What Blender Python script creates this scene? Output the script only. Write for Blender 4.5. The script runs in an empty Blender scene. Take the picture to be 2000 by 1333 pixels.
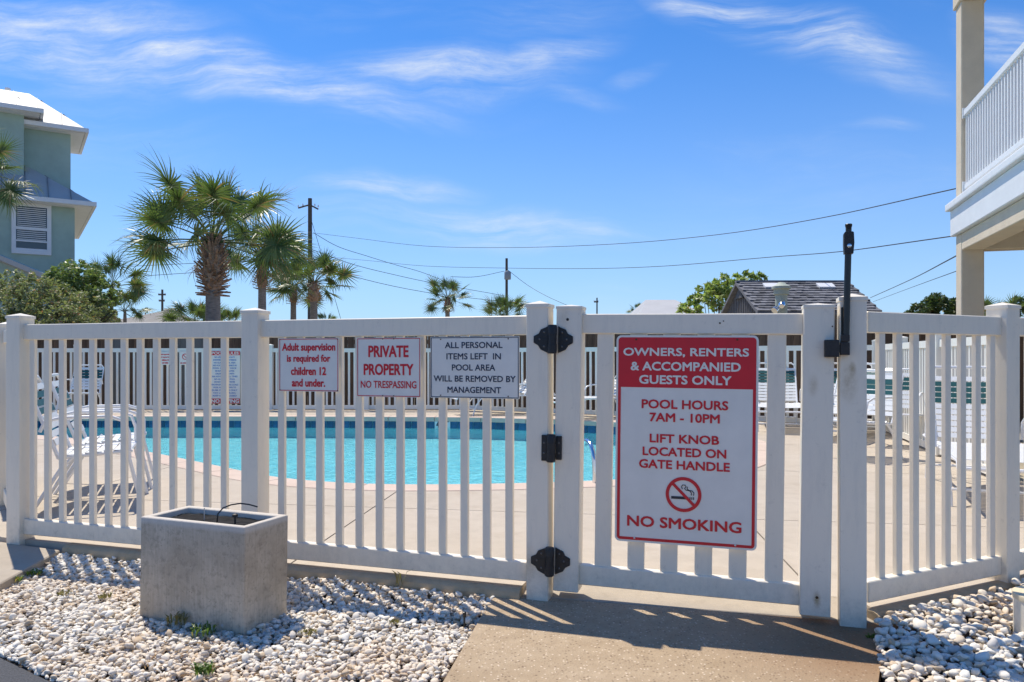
import bpy, bmesh, math, random
import numpy as np
from mathutils import Vector, Matrix, Quaternion, noise

random.seed(7); np.random.seed(7)
R = math.radians
S = bpy.context.scene
COL = S.collection

# ------------------------------------------------------------------ camera
cam_d = bpy.data.cameras.new('camera'); cam = bpy.data.objects.new('camera', cam_d); COL.objects.link(cam)
cam_d.sensor_width = 36; cam_d.lens = 27; cam_d.shift_y = 0.01675
cam_d.clip_start = 0.05; cam_d.clip_end = 3000
cam.location = (0, 0, 1.10); cam.rotation_euler = (R(90), 0, 0)
S.camera = cam

# ------------------------------------------------------------------ sun, sky
SUN_AZ, SUN_EL = 36.0, 63.0            # degrees left of straight ahead, degrees up
T = Vector((-math.sin(R(SUN_AZ)) * math.cos(R(SUN_EL)), math.cos(R(SUN_AZ)) * math.cos(R(SUN_EL)), math.sin(R(SUN_EL))))
sl = bpy.data.lights.new('sun', 'SUN'); sun = bpy.data.objects.new('sun', sl); COL.objects.link(sun)
sl.energy = 4.9; sl.angle = R(0.5); sl.color = (1.0, 0.925, 0.80)
sun.rotation_euler = T.to_track_quat('Z', 'Y').to_euler(); sun.location = (-20, 30, 60)

world = bpy.data.worlds.new('World'); S.world = world; world.use_nodes = True
SKY_STRENGTH = 0.110
S.view_settings.view_transform = 'Standard'; S.view_settings.look = 'None'
S.view_settings.exposure = 0.09; S.view_settings.gamma = 1.0; S.view_settings.use_curve_mapping = False
S.render.engine = 'CYCLES'
S.cycles.use_denoising = True
S.cycles.max_bounces = 8; S.cycles.transparent_max_bounces = 12


class NT:
    """small helper for node trees"""
    def __init__(s, tree): s.t = tree; s.n = tree.nodes; s.l = tree.links
    def node(s, typ, **kw):
        n = s.n.new(typ)
        for k, v in kw.items(): setattr(n, k, v)
        return n
    def put(s, sock, v):
        if v is None: return
        if isinstance(v, bpy.types.NodeSocket): s.l.new(v, sock)
        else: sock.default_value = v
    def math(s, op, a, b=None, clamp=False):
        n = s.node('ShaderNodeMath', operation=op, use_clamp=clamp)
        s.put(n.inputs[0], a); s.put(n.inputs[1], b); return n.outputs[0]
    def mix(s, f, a, b, mode='MIX'):
        n = s.node('ShaderNodeMix', data_type='RGBA', blend_type=mode)
        s.put(n.inputs[0], f); s.put(n.inputs[6], a); s.put(n.inputs[7], b); return n.outputs[2]
    def rng(s, v, a, b, c=0.0, d=1.0, smooth=False):
        n = s.node('ShaderNodeMapRange'); n.interpolation_type = 'SMOOTHSTEP' if smooth else 'LINEAR'
        s.put(n.inputs[0], v); n.inputs[1].default_value = a; n.inputs[2].default_value = b
        n.inputs[3].default_value = c; n.inputs[4].default_value = d; return n.outputs[0]
    def noise(s, vec=None, scale=5, detail=4, rough=0.55, dist=0.0):
        n = s.node('ShaderNodeTexNoise'); n.inputs['Scale'].default_value = scale
        n.inputs['Detail'].default_value = detail; n.inputs['Roughness'].default_value = rough
        n.inputs['Distortion'].default_value = dist
        if vec is not None: s.l.new(vec, n.inputs['Vector'])
        return n
    def mapping(s, vec, loc=(0, 0, 0), rot=(0, 0, 0), scale=(1, 1, 1), typ='POINT'):
        n = s.node('ShaderNodeMapping', vector_type=typ)
        s.l.new(vec, n.inputs[0]); n.inputs[1].default_value = loc; n.inputs[2].default_value = rot; n.inputs[3].default_value = scale
        return n.outputs[0]


def build_world():
    w = NT(world.node_tree); w.n.clear()
    out = w.node('ShaderNodeOutputWorld'); bg = w.node('ShaderNodeBackground')
    w.l.new(bg.outputs[0], out.inputs[0]); bg.inputs[1].default_value = SKY_STRENGTH
    sky = w.node('ShaderNodeTexSky', sky_type='NISHITA'); sky.sun_disc = False
    sky.sun_elevation = R(SUN_EL); sky.sun_rotation = R(-SUN_AZ); sky.air_density = 1.0; sky.dust_density = 0.15; sky.ozone_density = 2.2
    hs = w.node('ShaderNodeHueSaturation'); hs.inputs['Saturation'].default_value = 1.12; w.l.new(sky.outputs[0], hs.inputs['Color'])
    tint = w.mix(1.0, hs.outputs[0], (0.47, 0.925, 1.38, 1), 'MULTIPLY')
    tc = w.node('ShaderNodeTexCoord'); sep = w.node('ShaderNodeSeparateXYZ'); w.l.new(tc.outputs['Generated'], sep.inputs[0])
    x, y, z = sep.outputs
    # cirrus on a flat layer high above: direction projected on planes facing north; works in world directions
    ys = w.math('MAXIMUM', w.math('ABSOLUTE', y), 0.05)
    u = w.math('DIVIDE', x, ys); v = w.math('DIVIDE', z, ys)
    cmb = w.node('ShaderNodeCombineXYZ'); w.l.new(u, cmb.inputs[0]); w.l.new(v, cmb.inputs[1])
    uv0 = cmb.outputs[0]
    wn = w.noise(uv0, 2.8, 3.5, 0.5)
    off = w.node('ShaderNodeVectorMath', operation='SUBTRACT'); w.l.new(wn.outputs['Color'], off.inputs[0]); off.inputs[1].default_value = (0.5, 0.5, 0.5)
    sc = w.node('ShaderNodeVectorMath', operation='SCALE'); w.l.new(off.outputs[0], sc.inputs[0]); sc.inputs['Scale'].default_value = 0.15
    ad = w.node('ShaderNodeVectorMath', operation='ADD'); w.l.new(uv0, ad.inputs[0]); w.l.new(sc.outputs[0], ad.inputs[1])
    uv = ad.outputs[0]
    north = w.math('GREATER_THAN', y, 0.0)
    # wisps: x, y (photo pixels of their centre), half length, half width, tilt, weight
    W = [(120, 90, 330, 75, -8, .60), (330, 108, 260, 22, -8, .75), (520, 175, 330, 40, -9, .62), (620, 200, 200, 22, -14, .5), (860, 165, 260, 46, 2, .50), (1060, 130, 160, 34, 14, .42),
         (760, 368, 150, 20, 0, .46), (980, 440, 260, 34, -3, .52), (760, 425, 260, 30, 2, .20), (1400, 25, 150, 40, -16, .6), (1600, 95, 240, 46, -20, .62), (1980, 78, 110, 50, -12, .75),
         (1130, 208, 100, 16, -8, .20), (1250, 165, 70, 14, 22, .16), (660, 218, 110, 12, -22, .45), (1150, 110, 70, 26, 30, .25), (1720, 258, 60, 12, 0, .18), (1050, 40, 240, 60, 8, .10), (200, 250, 300, 60, -6, .10), (1500, 400, 400, 60, 3, .05)]
    total = None
    for (px, py, a, b, ang, k) in W:
        m = w.mapping(uv, loc=((px - 1000) / 1500, (700 - py) / 1500, 0), rot=(0, 0, R(ang)), scale=(a / 1500 * 1.12, b / 1500 * 1.35, 1), typ='TEXTURE')
        ln = w.node('ShaderNodeVectorMath', operation='LENGTH'); w.l.new(m, ln.inputs[0])
        d = w.rng(ln.outputs['Value'], 0.0, 1.25, min(1.0, k * 1.45), 0.0, True)
        total = d if total is None else w.math('MAXIMUM', total, d)
    total = w.math('MULTIPLY', total, north)
    st = w.noise(w.mapping(uv, rot=(0, 0, R(8)), scale=(1.8, 17, 1)), 1.6, 9, 0.62)
    streak = w.rng(st.outputs['Fac'], 0.37, 0.72, 0.03, 1.20)
    fine = w.noise(w.mapping(uv, rot=(0, 0, R(-6)), scale=(4, 16, 1)), 3.0, 9, 0.72)
    streak = w.math('MULTIPLY', streak, w.rng(fine.outputs['Fac'], 0.30, 0.66, 0.30, 1.25))
    generic = w.noise(w.mapping(uv, loc=(3, 1, 0), scale=(1.4, 4.5, 1)), 1.3, 6, 0.6)
    g = w.math('MULTIPLY', w.rng(generic.outputs['Fac'], 0.5, 0.8, 0.0, 0.28, True), streak)
    cov = w.math('MAXIMUM', w.math('MULTIPLY', total, streak), w.math('MULTIPLY', g, 0.7))
    cov = w.math('MULTIPLY', cov, w.rng(z, 0.0, 0.08, 0.3, 1.0), clamp=True)
    # pale air towards the horizon
    hz = w.math('POWER', w.rng(z, 0.0, 0.46, 1.0, 0.0), 1.85)
    col = w.mix(w.math('MULTIPLY', hz, 0.72), tint, (5.0, 6.05, 8.1, 1))
    col = w.mix(cov, col, (7.2, 7.7, 8.2, 1))
    w.l.new(col, bg.inputs[0])


build_world()

# ------------------------------------------------------------------ geometry helpers
def prop(o, label=None, cat=None, group=None, kind=None):
    if label: o['label'] = label
    if cat: o['category'] = cat
    if group: o['group'] = group
    if kind: o['kind'] = kind
    return o


def empty(name, loc=(0, 0, 0), rz=0.0, label=None, cat=None, group=None, kind=None):
    o = bpy.data.objects.new(name, None); COL.objects.link(o); o.location = loc; o.rotation_euler = (0, 0, rz)
    o.empty_display_size = 0.1
    return prop(o, label, cat, group, kind)


def inst(name, me, parent=None, loc=(0, 0, 0), rot=(0, 0, 0), scale=(1, 1, 1)):
    o = bpy.data.objects.new(name, me); COL.objects.link(o)
    if parent is not None: o.parent = parent
    o.location = loc; o.rotation_euler = rot; o.scale = scale
    return o


def copy_tree(o, parent=None):
    c = o.copy(); COL.objects.link(c)
    if parent is not None: c.parent = parent
    for ch in list(o.children): copy_tree(ch, c)
    return c


class MB:
    def __init__(s): s.v = []; s.f = []
    def add(s, vs, fs):
        n = len(s.v); s.v += [tuple(p) for p in vs]; s.f += [tuple(i + n for i in f) for f in fs]; return s
    def box(s, a, b, M=None):
        (x0, y0, z0), (x1, y1, z1) = a, b
        vs = [Vector(p) for p in ((x0, y0, z0), (x1, y0, z0), (x1, y1, z0), (x0, y1, z0), (x0, y0, z1), (x1, y0, z1), (x1, y1, z1), (x0, y1, z1))]
        if M is not None: vs = [M @ p for p in vs]
        return s.add(vs, [(0, 3, 2, 1), (4, 5, 6, 7), (0, 1, 5, 4), (1, 2, 6, 5), (2, 3, 7, 6), (3, 0, 4, 7)])
    def prism(s, poly, z0, z1, M=None):
        n = len(poly)
        vs = [Vector((p[0], p[1], z0)) for p in poly] + [Vector((p[0], p[1], z1)) for p in poly]
        if M is not None: vs = [M @ p for p in vs]
        fs = [tuple(reversed(range(n))), tuple(range(n, 2 * n))] + [(i, (i + 1) % n, n + (i + 1) % n, n + i) for i in range(n)]
        return s.add(vs, fs)
    def tube(s, pts, r, n=8, caps=True):
        pts = [Vector(p) for p in pts]; rs = r if isinstance(r, (list, tuple)) else [r] * len(pts)
        rings = []; up = None
        for i, p in enumerate(pts):
            d = (pts[min(i + 1, len(pts) - 1)] - pts[max(i - 1, 0)]).normalized()
            if up is None:
                up = Vector((0, 0, 1)) if abs(d.z) < 0.9 else Vector((1, 0, 0))
            a = d.cross(up)
            if a.length < 1e-4: a = d.cross(Vector((0, 1, 0)))
            a.normalize(); b = a.cross(d).normalized(); up = b
            rings.append([p + (a * math.cos(2 * math.pi * k / n) + b * math.sin(2 * math.pi * k / n)) * rs[i] for k in range(n)])
        vs = [q for ring in rings for q in ring]; fs = []
        for i in range(len(pts) - 1):
            for k in range(n):
                fs.append((i * n + k, i * n + (k + 1) % n, (i + 1) * n + (k + 1) % n, (i + 1) * n + k))
        if caps:
            fs.append(tuple(reversed(range(n)))); fs.append(tuple(range((len(pts) - 1) * n, len(pts) * n)))
        return s.add(vs, fs)
    def lathe(s, prof, c=(0, 0, 0), n=24):
        vs = []; fs = []
        for (r, z) in prof:
            for k in range(n):
                t = 2 * math.pi * k / n; vs.append((c[0] + r * math.cos(t), c[1] + r * math.sin(t), c[2] + z))
        for i in range(len(prof) - 1):
            for k in range(n): fs.append((i * n + k, i * n + (k + 1) % n, (i + 1) * n + (k + 1) % n, (i + 1) * n + k))
        fs.append(tuple(reversed(range(n)))); fs.append(tuple(range((len(prof) - 1) * n, len(prof) * n)))
        return s.add(vs, fs)
    def mesh(s, name, mat, bevel=0.0, smooth=False, seg=1):
        me = bpy.data.meshes.new(name); me.from_pydata(s.v, [], s.f); me.update()
        bm = bmesh.new(); bm.from_mesh(me)
        bmesh.ops.recalc_face_normals(bm, faces=bm.faces)
        if bevel > 0:
            es = [e for e in bm.edges if len(e.link_faces) == 2 and e.calc_face_angle(0) > R(25)]
            bmesh.ops.bevel(bm, geom=es, offset=bevel, segments=seg, affect='EDGES', profile=0.7)
        bm.to_mesh(me); bm.free()
        if smooth:
            me.polygons.foreach_set('use_smooth', [True] * len(me.polygons))
            try: me.set_sharp_from_angle(angle=R(40))
            except Exception: pass
        if mat: me.materials.append(mat)
        return me
    def build(s, name, mat, parent=None, loc=(0, 0, 0), rot=(0, 0, 0), **kw):
        return inst(name, s.mesh(name, mat, **kw), parent, loc, rot)


def np_mesh(name, verts, faces, mat, smooth=False):
    """faces: (n, k) int array with constant k"""
    me = bpy.data.meshes.new(name); n, k = faces.shape
    me.vertices.add(len(verts)); me.vertices.foreach_set('co', np.asarray(verts, np.float32).ravel())
    me.loops.add(n * k); me.loops.foreach_set('vertex_index', faces.astype(np.int32).ravel())
    me.polygons.add(n); me.polygons.foreach_set('loop_start', np.arange(0, n * k, k, dtype=np.int32))
    me.polygons.foreach_set('loop_total', np.full(n, k, np.int32))
    if smooth: me.polygons.foreach_set('use_smooth', np.ones(n, bool))
    me.update(calc_edges=True); me.validate()
    if mat: me.materials.append(mat)
    return me


def at(px, py, Z):
    """world point seen at photo pixel (px, py) at distance Z straight ahead"""
    return Vector(((px - 1000) / 1500 * Z, Z, 1.10 - (py - 700) / 1500 * Z))


def gnd(px, py, z=0.0):
    Z = 1500 * (1.10 - z) / (py - 700); return Vector(((px - 1000) / 1500 * Z, Z, z))


def along(P, ang, px, off=0.0):
    """distance along a line from P (direction ang degrees, to the right) where it is seen at column px"""
    dx, dy = math.cos(R(ang)), math.sin(R(ang)); X, Y = P[0] - dy * off, P[1] + dx * off; k = (px - 1000) / 1500
    return (k * Y - X) / (dx - k * dy)


def inside(poly, x, y):
    c = False; n = len(poly); j = n - 1
    for i in range(n):
        xi, yi = poly[i][0], poly[i][1]; xj, yj = poly[j][0], poly[j][1]
        if (yi > y) != (yj > y) and x < (xj - xi) * (y - yi) / (yj - yi) + xi: c = not c
        j = i
    return c

# ------------------------------------------------------------------ materials
MATS = {}


def mat(name, color, rough=0.6, metal=0.0, spec=0.5, var=0.0, vscale=6.0, bump=0.0, bscale=60.0, var2=None, stretch=(1, 1, 1), coord='Object', objvar=0.0, islandvar=None):
    m = bpy.data.materials.new(name); m.use_nodes = True; w = NT(m.node_tree); b = w.n['Principled BSDF']
    b.inputs['Roughness'].default_value = rough; b.inputs['Metallic'].default_value = metal
    b.inputs['Specular IOR Level'].default_value = spec
    tc = w.node('ShaderNodeTexCoord'); vec = w.mapping(tc.outputs[coord], scale=stretch)
    c = (*color, 1)
    col = None
    if var > 0:
        n = w.noise(vec, vscale, 6, 0.6)
        dark = tuple(x * (1 - var) for x in color) + (1,) if var2 is None else (*var2, 1)
        light = tuple(min(1, x * (1 + var * 0.5)) for x in color) + (1,)
        col = w.mix(w.rng(n.outputs['Fac'], 0.32, 0.68), dark, light)
    if objvar > 0:
        oi = w.node('ShaderNodeObjectInfo')
        f = w.rng(oi.outputs['Random'], 0, 1, 1 - objvar, 1 + objvar)
        cc = w.node('ShaderNodeCombineColor'); [w.l.new(f, cc.inputs[i]) for i in range(3)]
        col = w.mix(1.0, col if col is not None else c, cc.outputs[0], 'MULTIPLY')
    if col is not None: w.l.new(col, b.inputs['Base Color'])
    else: b.inputs['Base Color'].default_value = c
    if bump > 0:
        n2 = w.noise(vec, bscale, 5, 0.6); bp = w.node('ShaderNodeBump'); bp.inputs['Strength'].default_value = min(1, bump)
        bp.inputs['Distance'].default_value = 0.003; w.l.new(n2.outputs['Fac'], bp.inputs['Height']); w.l.new(bp.outputs[0], b.inputs['Normal'])
    MATS[name] = m
    return m


def leaf_mat(name, a, b, brown=None, trans=0.30, rough=0.45):
    m = bpy.data.materials.new(name); m.use_nodes = True; w = NT(m.node_tree); p = w.n['Principled BSDF']; out = w.n['Material Output']
    gi = w.node('ShaderNodeNewGeometry'); oi = w.node('ShaderNodeObjectInfo')
    r = w.math('FRACT', w.math('ADD', gi.outputs['Random Per Island'], oi.outputs['Random']))
    col = w.mix(r, (*a, 1), (*b, 1))
    if brown: col = w.mix(w.rng(r, 0.90, 0.97), col, (*brown, 1))
    w.l.new(col, p.inputs['Base Color']); p.inputs['Roughness'].default_value = rough
    t = w.node('ShaderNodeBsdfTranslucent'); w.l.new(w.mix(1.0, col, (1.5, 1.7, 0.9, 1), 'MULTIPLY'), t.inputs[0])
    mx = w.node('ShaderNodeMixShader'); mx.inputs[0].default_value = trans
    w.l.new(p.outputs[0], mx.inputs[1]); w.l.new(t.outputs[0], mx.inputs[2]); w.l.new(mx.outputs[0], out.inputs[0])
    return m


def vinyl_mat(name='white_vinyl', dirt=True):
    m = bpy.data.materials.new(name); m.use_nodes = True; w = NT(m.node_tree); b = w.n['Principled BSDF']
    b.inputs['Roughness'].default_value = 0.38; b.inputs['Specular IOR Level'].default_value = 0.4
    tc = w.node('ShaderNodeTexCoord'); g = w.node('ShaderNodeNewGeometry'); sp = w.node('ShaderNodeSeparateXYZ'); w.l.new(g.outputs['Position'], sp.inputs[0])
    n1 = w.noise(g.outputs['Position'], 2.3, 5, 0.6); n2 = w.noise(w.mapping(g.outputs['Position'], scale=(9, 9, 1.6)), 3.0, 7, 0.7)
    n3 = w.noise(g.outputs['Position'], 22, 6, 0.75)
    col = w.mix(w.rng(n1.outputs['Fac'], 0.35, 0.7), (0.88, 0.79, 0.64, 1), (0.85, 0.77, 0.64, 1))
    col = w.mix(w.math('MULTIPLY', w.rng(n2.outputs['Fac'], 0.48, 0.78), 0.30), col, (0.56, 0.52, 0.45, 1))
    col = w.mix(w.math('MULTIPLY', w.rng(n3.outputs['Fac'], 0.60, 0.76), 0.40), col, (0.42, 0.38, 0.31, 1))
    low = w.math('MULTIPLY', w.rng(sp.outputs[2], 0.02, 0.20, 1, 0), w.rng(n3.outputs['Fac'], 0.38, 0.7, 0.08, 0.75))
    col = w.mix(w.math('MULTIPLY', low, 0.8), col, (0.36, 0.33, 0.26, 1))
    for (c, r, k) in (((1.368, 3.12, 1.00), .050, .55), ((1.385, 3.12, 1.055), .020, .7), ((1.255, 3.16, .106), .022, .9), ((1.24, 3.16, .99), .03, .45), ((0.235, 3.46, 1.275), .03, .3), ((.07, 3.49, .16), .06, .4)):
        d = w.node('ShaderNodeVectorMath', operation='DISTANCE'); w.l.new(w.mapping(g.outputs['Position'], scale=(1, 1, .45)), d.inputs[0]); d.inputs[1].default_value = (c[0], c[1], c[2] * .45)
        f = w.math('MULTIPLY', w.rng(d.outputs['Value'], r * .15, r, k, 0, True), w.rng(n3.outputs['Fac'], .35, .6, .25, 1))
        col = w.mix(f, col, (0.36, 0.24, 0.09, 1))
    w.l.new(col, b.inputs['Base Color'])
    bp = w.node('ShaderNodeBump'); bp.inputs['Strength'].default_value = 0.12; bp.inputs['Distance'].default_value = 0.002
    w.l.new(w.noise(g.outputs['Position'], 40, 4).outputs['Fac'], bp.inputs['Height']); w.l.new(bp.outputs[0], b.inputs['Normal'])
    return m


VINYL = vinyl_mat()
VINYL_FAR = mat('far_vinyl', (0.83, 0.80, 0.72), 0.4)
BLACK_IRON = mat('black_iron', (0.012, 0.012, 0.014), 0.42, 0.0, 0.5, var=0.5, vscale=60, bump=0.9, bscale=120)
BLACK_PLASTIC = mat('black_plastic', (0.010, 0.011, 0.013), 0.28, 0, 0.5, var=0.3, vscale=30)
GREY_PLASTIC = mat('dark_grey_plastic', (0.035, 0.032, 0.030), 0.55, 0, 0.4, var=0.3, vscale=50, bump=0.4)
SCREW_M = mat('worn_screw', (0.16, 0.155, 0.15), 0.45, 0.6, var=0.4, vscale=200)
CHROME = mat('chrome', (0.75, 0.76, 0.78), 0.16, 1.0)
RUST = mat('rusty_screw', (0.12, 0.07, 0.03), 0.7, 0.3, var=0.4, vscale=200)
SIGN_WHITE = mat('sign_white', (0.82, 0.785, 0.71), 0.38, var=0.05, vscale=8)
SIGN_RED = mat('sign_red', (0.66, 0.008, 0.022), 0.4, var=0.08, vscale=9)
SIGN_NAVY = mat('sign_navy', (0.02, 0.03, 0.065), 0.4)
SIGN_BLUE = mat('sign_blue', (0.10, 0.22, 0.50), 0.5)
SIGN_BLACK = mat('sign_black', (0.012, 0.015, 0.03), 0.4)
ALU = mat('sign_edge_metal', (0.62, 0.63, 0.64), 0.35, 0.6)
DECK_M = None


def concrete_mat(name, a, b, stain, bscale=90, bump=0.25, spots=0.0, vscale=1.3):
    m = bpy.data.materials.new(name); m.use_nodes = True; w = NT(m.node_tree); p = w.n['Principled BSDF']
    p.inputs['Roughness'].default_value = 0.86; p.inputs['Specular IOR Level'].default_value = 0.25
    g = w.node('ShaderNodeNewGeometry'); P = g.outputs['Position']
    n1 = w.noise(P, vscale, 6, 0.6); n2 = w.noise(P, vscale * 6, 6, 0.65); n3 = w.noise(P, 160, 3, 0.6); n4 = w.noise(P, vscale * 2.6, 7, 0.7, 0.4)
    col = w.mix(w.rng(n1.outputs['Fac'], 0.3, 0.7), (*a, 1), (*b, 1))
    col = w.mix(w.rng(n2.outputs['Fac'], 0.45, 0.75, 0, 0.5), col, tuple(x * 0.80 for x in a) + (1,))
    col = w.mix(w.math('MULTIPLY', w.rng(n4.outputs['Fac'], 0.55, 0.78), 0.55), col, (*stain, 1))
    col = w.mix(w.rng(n3.outputs['Fac'], 0.3, 0.7, 0.0, 0.25), col, tuple(x * 0.72 for x in a) + (1,))
    w.l.new(col, p.inputs['Base Color'])
    bp = w.node('ShaderNodeBump'); bp.inputs['Strength'].default_value = bump; bp.inputs['Distance'].default_value = 0.004
    w.l.new(w.noise(P, bscale, 6, 0.7).outputs['Fac'], bp.inputs['Height']); w.l.new(bp.outputs[0], p.inputs['Normal'])
    return m


DECK_M = concrete_mat('deck_concrete', (0.475, 0.405, 0.32), (0.54, 0.47, 0.385), (0.36, 0.28, 0.20))
KERB_M = concrete_mat('kerb_concrete', (0.50, 0.375, 0.225), (0.58, 0.45, 0.295), (0.26, 0.15, 0.065), bump=0.6, vscale=3)
COPING_M = concrete_mat('coping_concrete', (0.60, 0.47, 0.38), (0.66, 0.53, 0.44), (0.50, 0.40, 0.32), bump=0.15)


def aggregate_mat():
    m = bpy.data.materials.new('exposed_aggregate'); m.use_nodes = True; w = NT(m.node_tree); p = w.n['Principled BSDF']
    p.inputs['Roughness'].default_value = 0.8; p.inputs['Specular IOR Level'].default_value = 0.3
    g = w.node('ShaderNodeNewGeometry'); P = g.outputs['Position']; sp = w.node('ShaderNodeSeparateXYZ'); w.l.new(P, sp.inputs[0])
    n1 = w.noise(P, 2.2, 6, 0.65); n2 = w.noise(P, 14, 6, 0.7)
    base = w.mix(w.rng(n1.outputs['Fac'], 0.3, 0.7), (0.40, 0.295, 0.185, 1), (0.48, 0.37, 0.25, 1))
    base = w.mix(w.rng(n2.outputs['Fac'], 0.4, 0.75, 0, 0.5), base, (0.25, 0.17, 0.10, 1))
    v = w.node('ShaderNodeTexVoronoi'); v.inputs['Scale'].default_value = 85; w.l.new(P, v.inputs['Vector'])
    vs = w.node('ShaderNodeSeparateColor'); w.l.new(v.outputs['Color'], vs.inputs[0])
    spot = w.math('MULTIPLY', w.rng(v.outputs['Distance'], 0.22, 0.40, 1, 0), w.math('GREATER_THAN', vs.outputs[0], 0.80))
    base = w.mix(w.math('MULTIPLY', spot, 0.75), base, (0.78, 0.64, 0.48, 1))
    spot2 = w.math('MULTIPLY', w.rng(v.outputs['Distance'], 0.25, 0.45, 1, 0), w.math('LESS_THAN', vs.outputs[0], 0.22))
    base = w.mix(w.math('MULTIPLY', spot2, 0.55), base, (0.12, 0.075, 0.045, 1))
    # rust-brown stain that soaks in from the foot of the latch post
    d = w.node('ShaderNodeVectorMath', operation='DISTANCE'); w.l.new(P, d.inputs[0]); d.inputs[1].default_value = (1.42, 3.0, 0)
    st = w.math('MULTIPLY', w.rng(w.math('ADD', d.outputs['Value'], w.rng(n2.outputs['Fac'], 0, 1, -0.18, 0.18)), 0.12, 0.85, 0.75, 0.0, True), w.rng(n1.outputs['Fac'], 0.25, 0.6, 0.5, 1.0))
    base = w.mix(st, base, (0.20, 0.085, 0.025, 1))
    w.l.new(base, p.inputs['Base Color'])
    h = w.math('ADD', w.rng(v.outputs['Distance'], 0.0, 0.5, 1, 0), w.noise(P, 240, 4).outputs['Fac'])
    bp = w.node('ShaderNodeBump'); bp.inputs['Strength'].default_value = 0.55; bp.inputs['Distance'].default_value = 0.004
    w.l.new(h, bp.inputs['Height']); w.l.new(bp.outputs[0], p.inputs['Normal'])
    return m


def stone_mat():
    m = bpy.data.materials.new('white_stones'); m.use_nodes = True; w = NT(m.node_tree); p = w.n['Principled BSDF']
    p.inputs['Roughness'].default_value = 0.75; p.inputs['Specular IOR Level'].default_value = 0.3
    g = w.node('ShaderNodeNewGeometry'); P = g.outputs['Position']; r = g.outputs['Random Per Island']
    cr = w.node('ShaderNodeValToRGB'); w.l.new(r, cr.inputs[0]); e = cr.color_ramp.elements
    e[0].position = 0.0; e[0].color = (0.40, 0.33, 0.25, 1); e[1].position = 1.0; e[1].color = (0.88, 0.83, 0.73, 1)
    for pos, c in ((0.10, (0.60, 0.46, 0.31, 1)), (0.2, (0.76, 0.67, 0.54, 1)), (0.34, (0.56, 0.53, 0.49, 1)), (0.5, (0.82, 0.76, 0.65, 1)), (0.8, (0.86, 0.80, 0.69, 1))):
        x = e.new(pos); x.color = c
    n0 = w.noise(P, 1.4, 4, 0.6); n1 = w.noise(P, 45, 5, 0.65)
    col = w.mix(w.rng(n0.outputs['Fac'], 0.45, 0.63, 0, 0.52), cr.outputs[0], (0.70, 0.50, 0.30, 1))
    col = w.mix(w.rng(n1.outputs['Fac'], 0.5, 0.75, 0, 0.45), col, (0.50, 0.42, 0.32, 1))
    w.l.new(col, p.inputs['Base Color'])
    bp = w.node('ShaderNodeBump'); bp.inputs['Strength'].default_value = 0.35; bp.inputs['Distance'].default_value = 0.003
    w.l.new(w.noise(P, 130, 4, 0.7).outputs['Fac'], bp.inputs['Height']); w.l.new(bp.outputs[0], p.inputs['Normal'])
    return m


def planter_mat():
    m = bpy.data.materials.new('cast_concrete'); m.use_nodes = True; w = NT(m.node_tree); p = w.n['Principled BSDF']
    p.inputs['Roughness'].default_value = 0.85; p.inputs['Specular IOR Level'].default_value = 0.25
    tc = w.node('ShaderNodeTexCoord'); O = tc.outputs['Object']
    n1 = w.noise(O, 4.5, 6, 0.6); n2 = w.noise(w.mapping(O, scale=(26, 26, 1.2)), 5, 5, 0.6); n3 = w.noise(O, 35, 7, 0.75)
    col = w.mix(w.rng(n1.outputs['Fac'], 0.35, 0.68), (0.46, 0.375, 0.275, 1), (0.74, 0.63, 0.49, 1))
    col = w.mix(w.rng(n2.outputs['Fac'], 0.42, 0.62, 0, 0.35), col, (0.36, 0.30, 0.23, 1))
    col = w.mix(w.rng(n3.outputs['Fac'], 0.50, 0.68, 0, 0.65), col, (0.26, 0.215, 0.16, 1))
    n4 = w.noise(O, 9, 4, 0.6); col = w.mix(w.rng(n4.outputs['Fac'], 0.55, 0.70, 0, 0.45), col, (0.30, 0.24, 0.18, 1))
    n5 = w.noise(O, 110, 3, 0.6); col = w.mix(w.rng(n5.outputs['Fac'], 0.66, 0.72, 0, 0.6), col, (0.14, 0.11, 0.09, 1))
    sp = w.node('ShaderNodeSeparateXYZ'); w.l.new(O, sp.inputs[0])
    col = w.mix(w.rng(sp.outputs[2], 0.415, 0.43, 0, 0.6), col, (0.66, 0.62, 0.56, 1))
    w.l.new(col, p.inputs['Base Color'])
    h = w.math('ADD', w.math('MULTIPLY', n2.outputs['Fac'], 1.0), w.math('MULTIPLY', n3.outputs['Fac'], 0.6))
    bp = w.node('ShaderNodeBump'); bp.inputs['Strength'].default_value = 0.5; bp.inputs['Distance'].default_value = 0.004
    w.l.new(h, bp.inputs['Height']); w.l.new(bp.outputs[0], p.inputs['Normal'])
    return m


AGG_M = aggregate_mat(); STONE_M = stone_mat(); PLANTER_M = planter_mat()
SOIL_M = mat('dark_soil', (0.07, 0.052, 0.038), 0.95, var=0.5, vscale=20, bump=1, bscale=80)
ASPHALT_M = mat('asphalt', (0.075, 0.077, 0.085), 0.9, var=0.45, vscale=140, bump=1.0, bscale=160)
SAND_M = mat('sandy_ground', (0.36, 0.31, 0.22), 0.95, var=0.35, vscale=0.6, bump=0.5)
WOOD_M = mat('brown_fence_wood', (0.115, 0.072, 0.045), 0.85, var=0.45, vscale=3, stretch=(8, 8, 1), bump=0.4, bscale=30, objvar=0.3)
TILE_M = mat('blue_pool_tile', (0.018, 0.10, 0.21), 0.15, var=0.4, vscale=9, objvar=0.25)
STRAP_W = mat('white_strap', (0.78, 0.78, 0.76), 0.45)
STRAP_G = mat('green_strap', (0.01, 0.085, 0.085), 0.45)
TUBE_W = mat('white_frame_paint', (0.80, 0.80, 0.80), 0.3)
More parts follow.
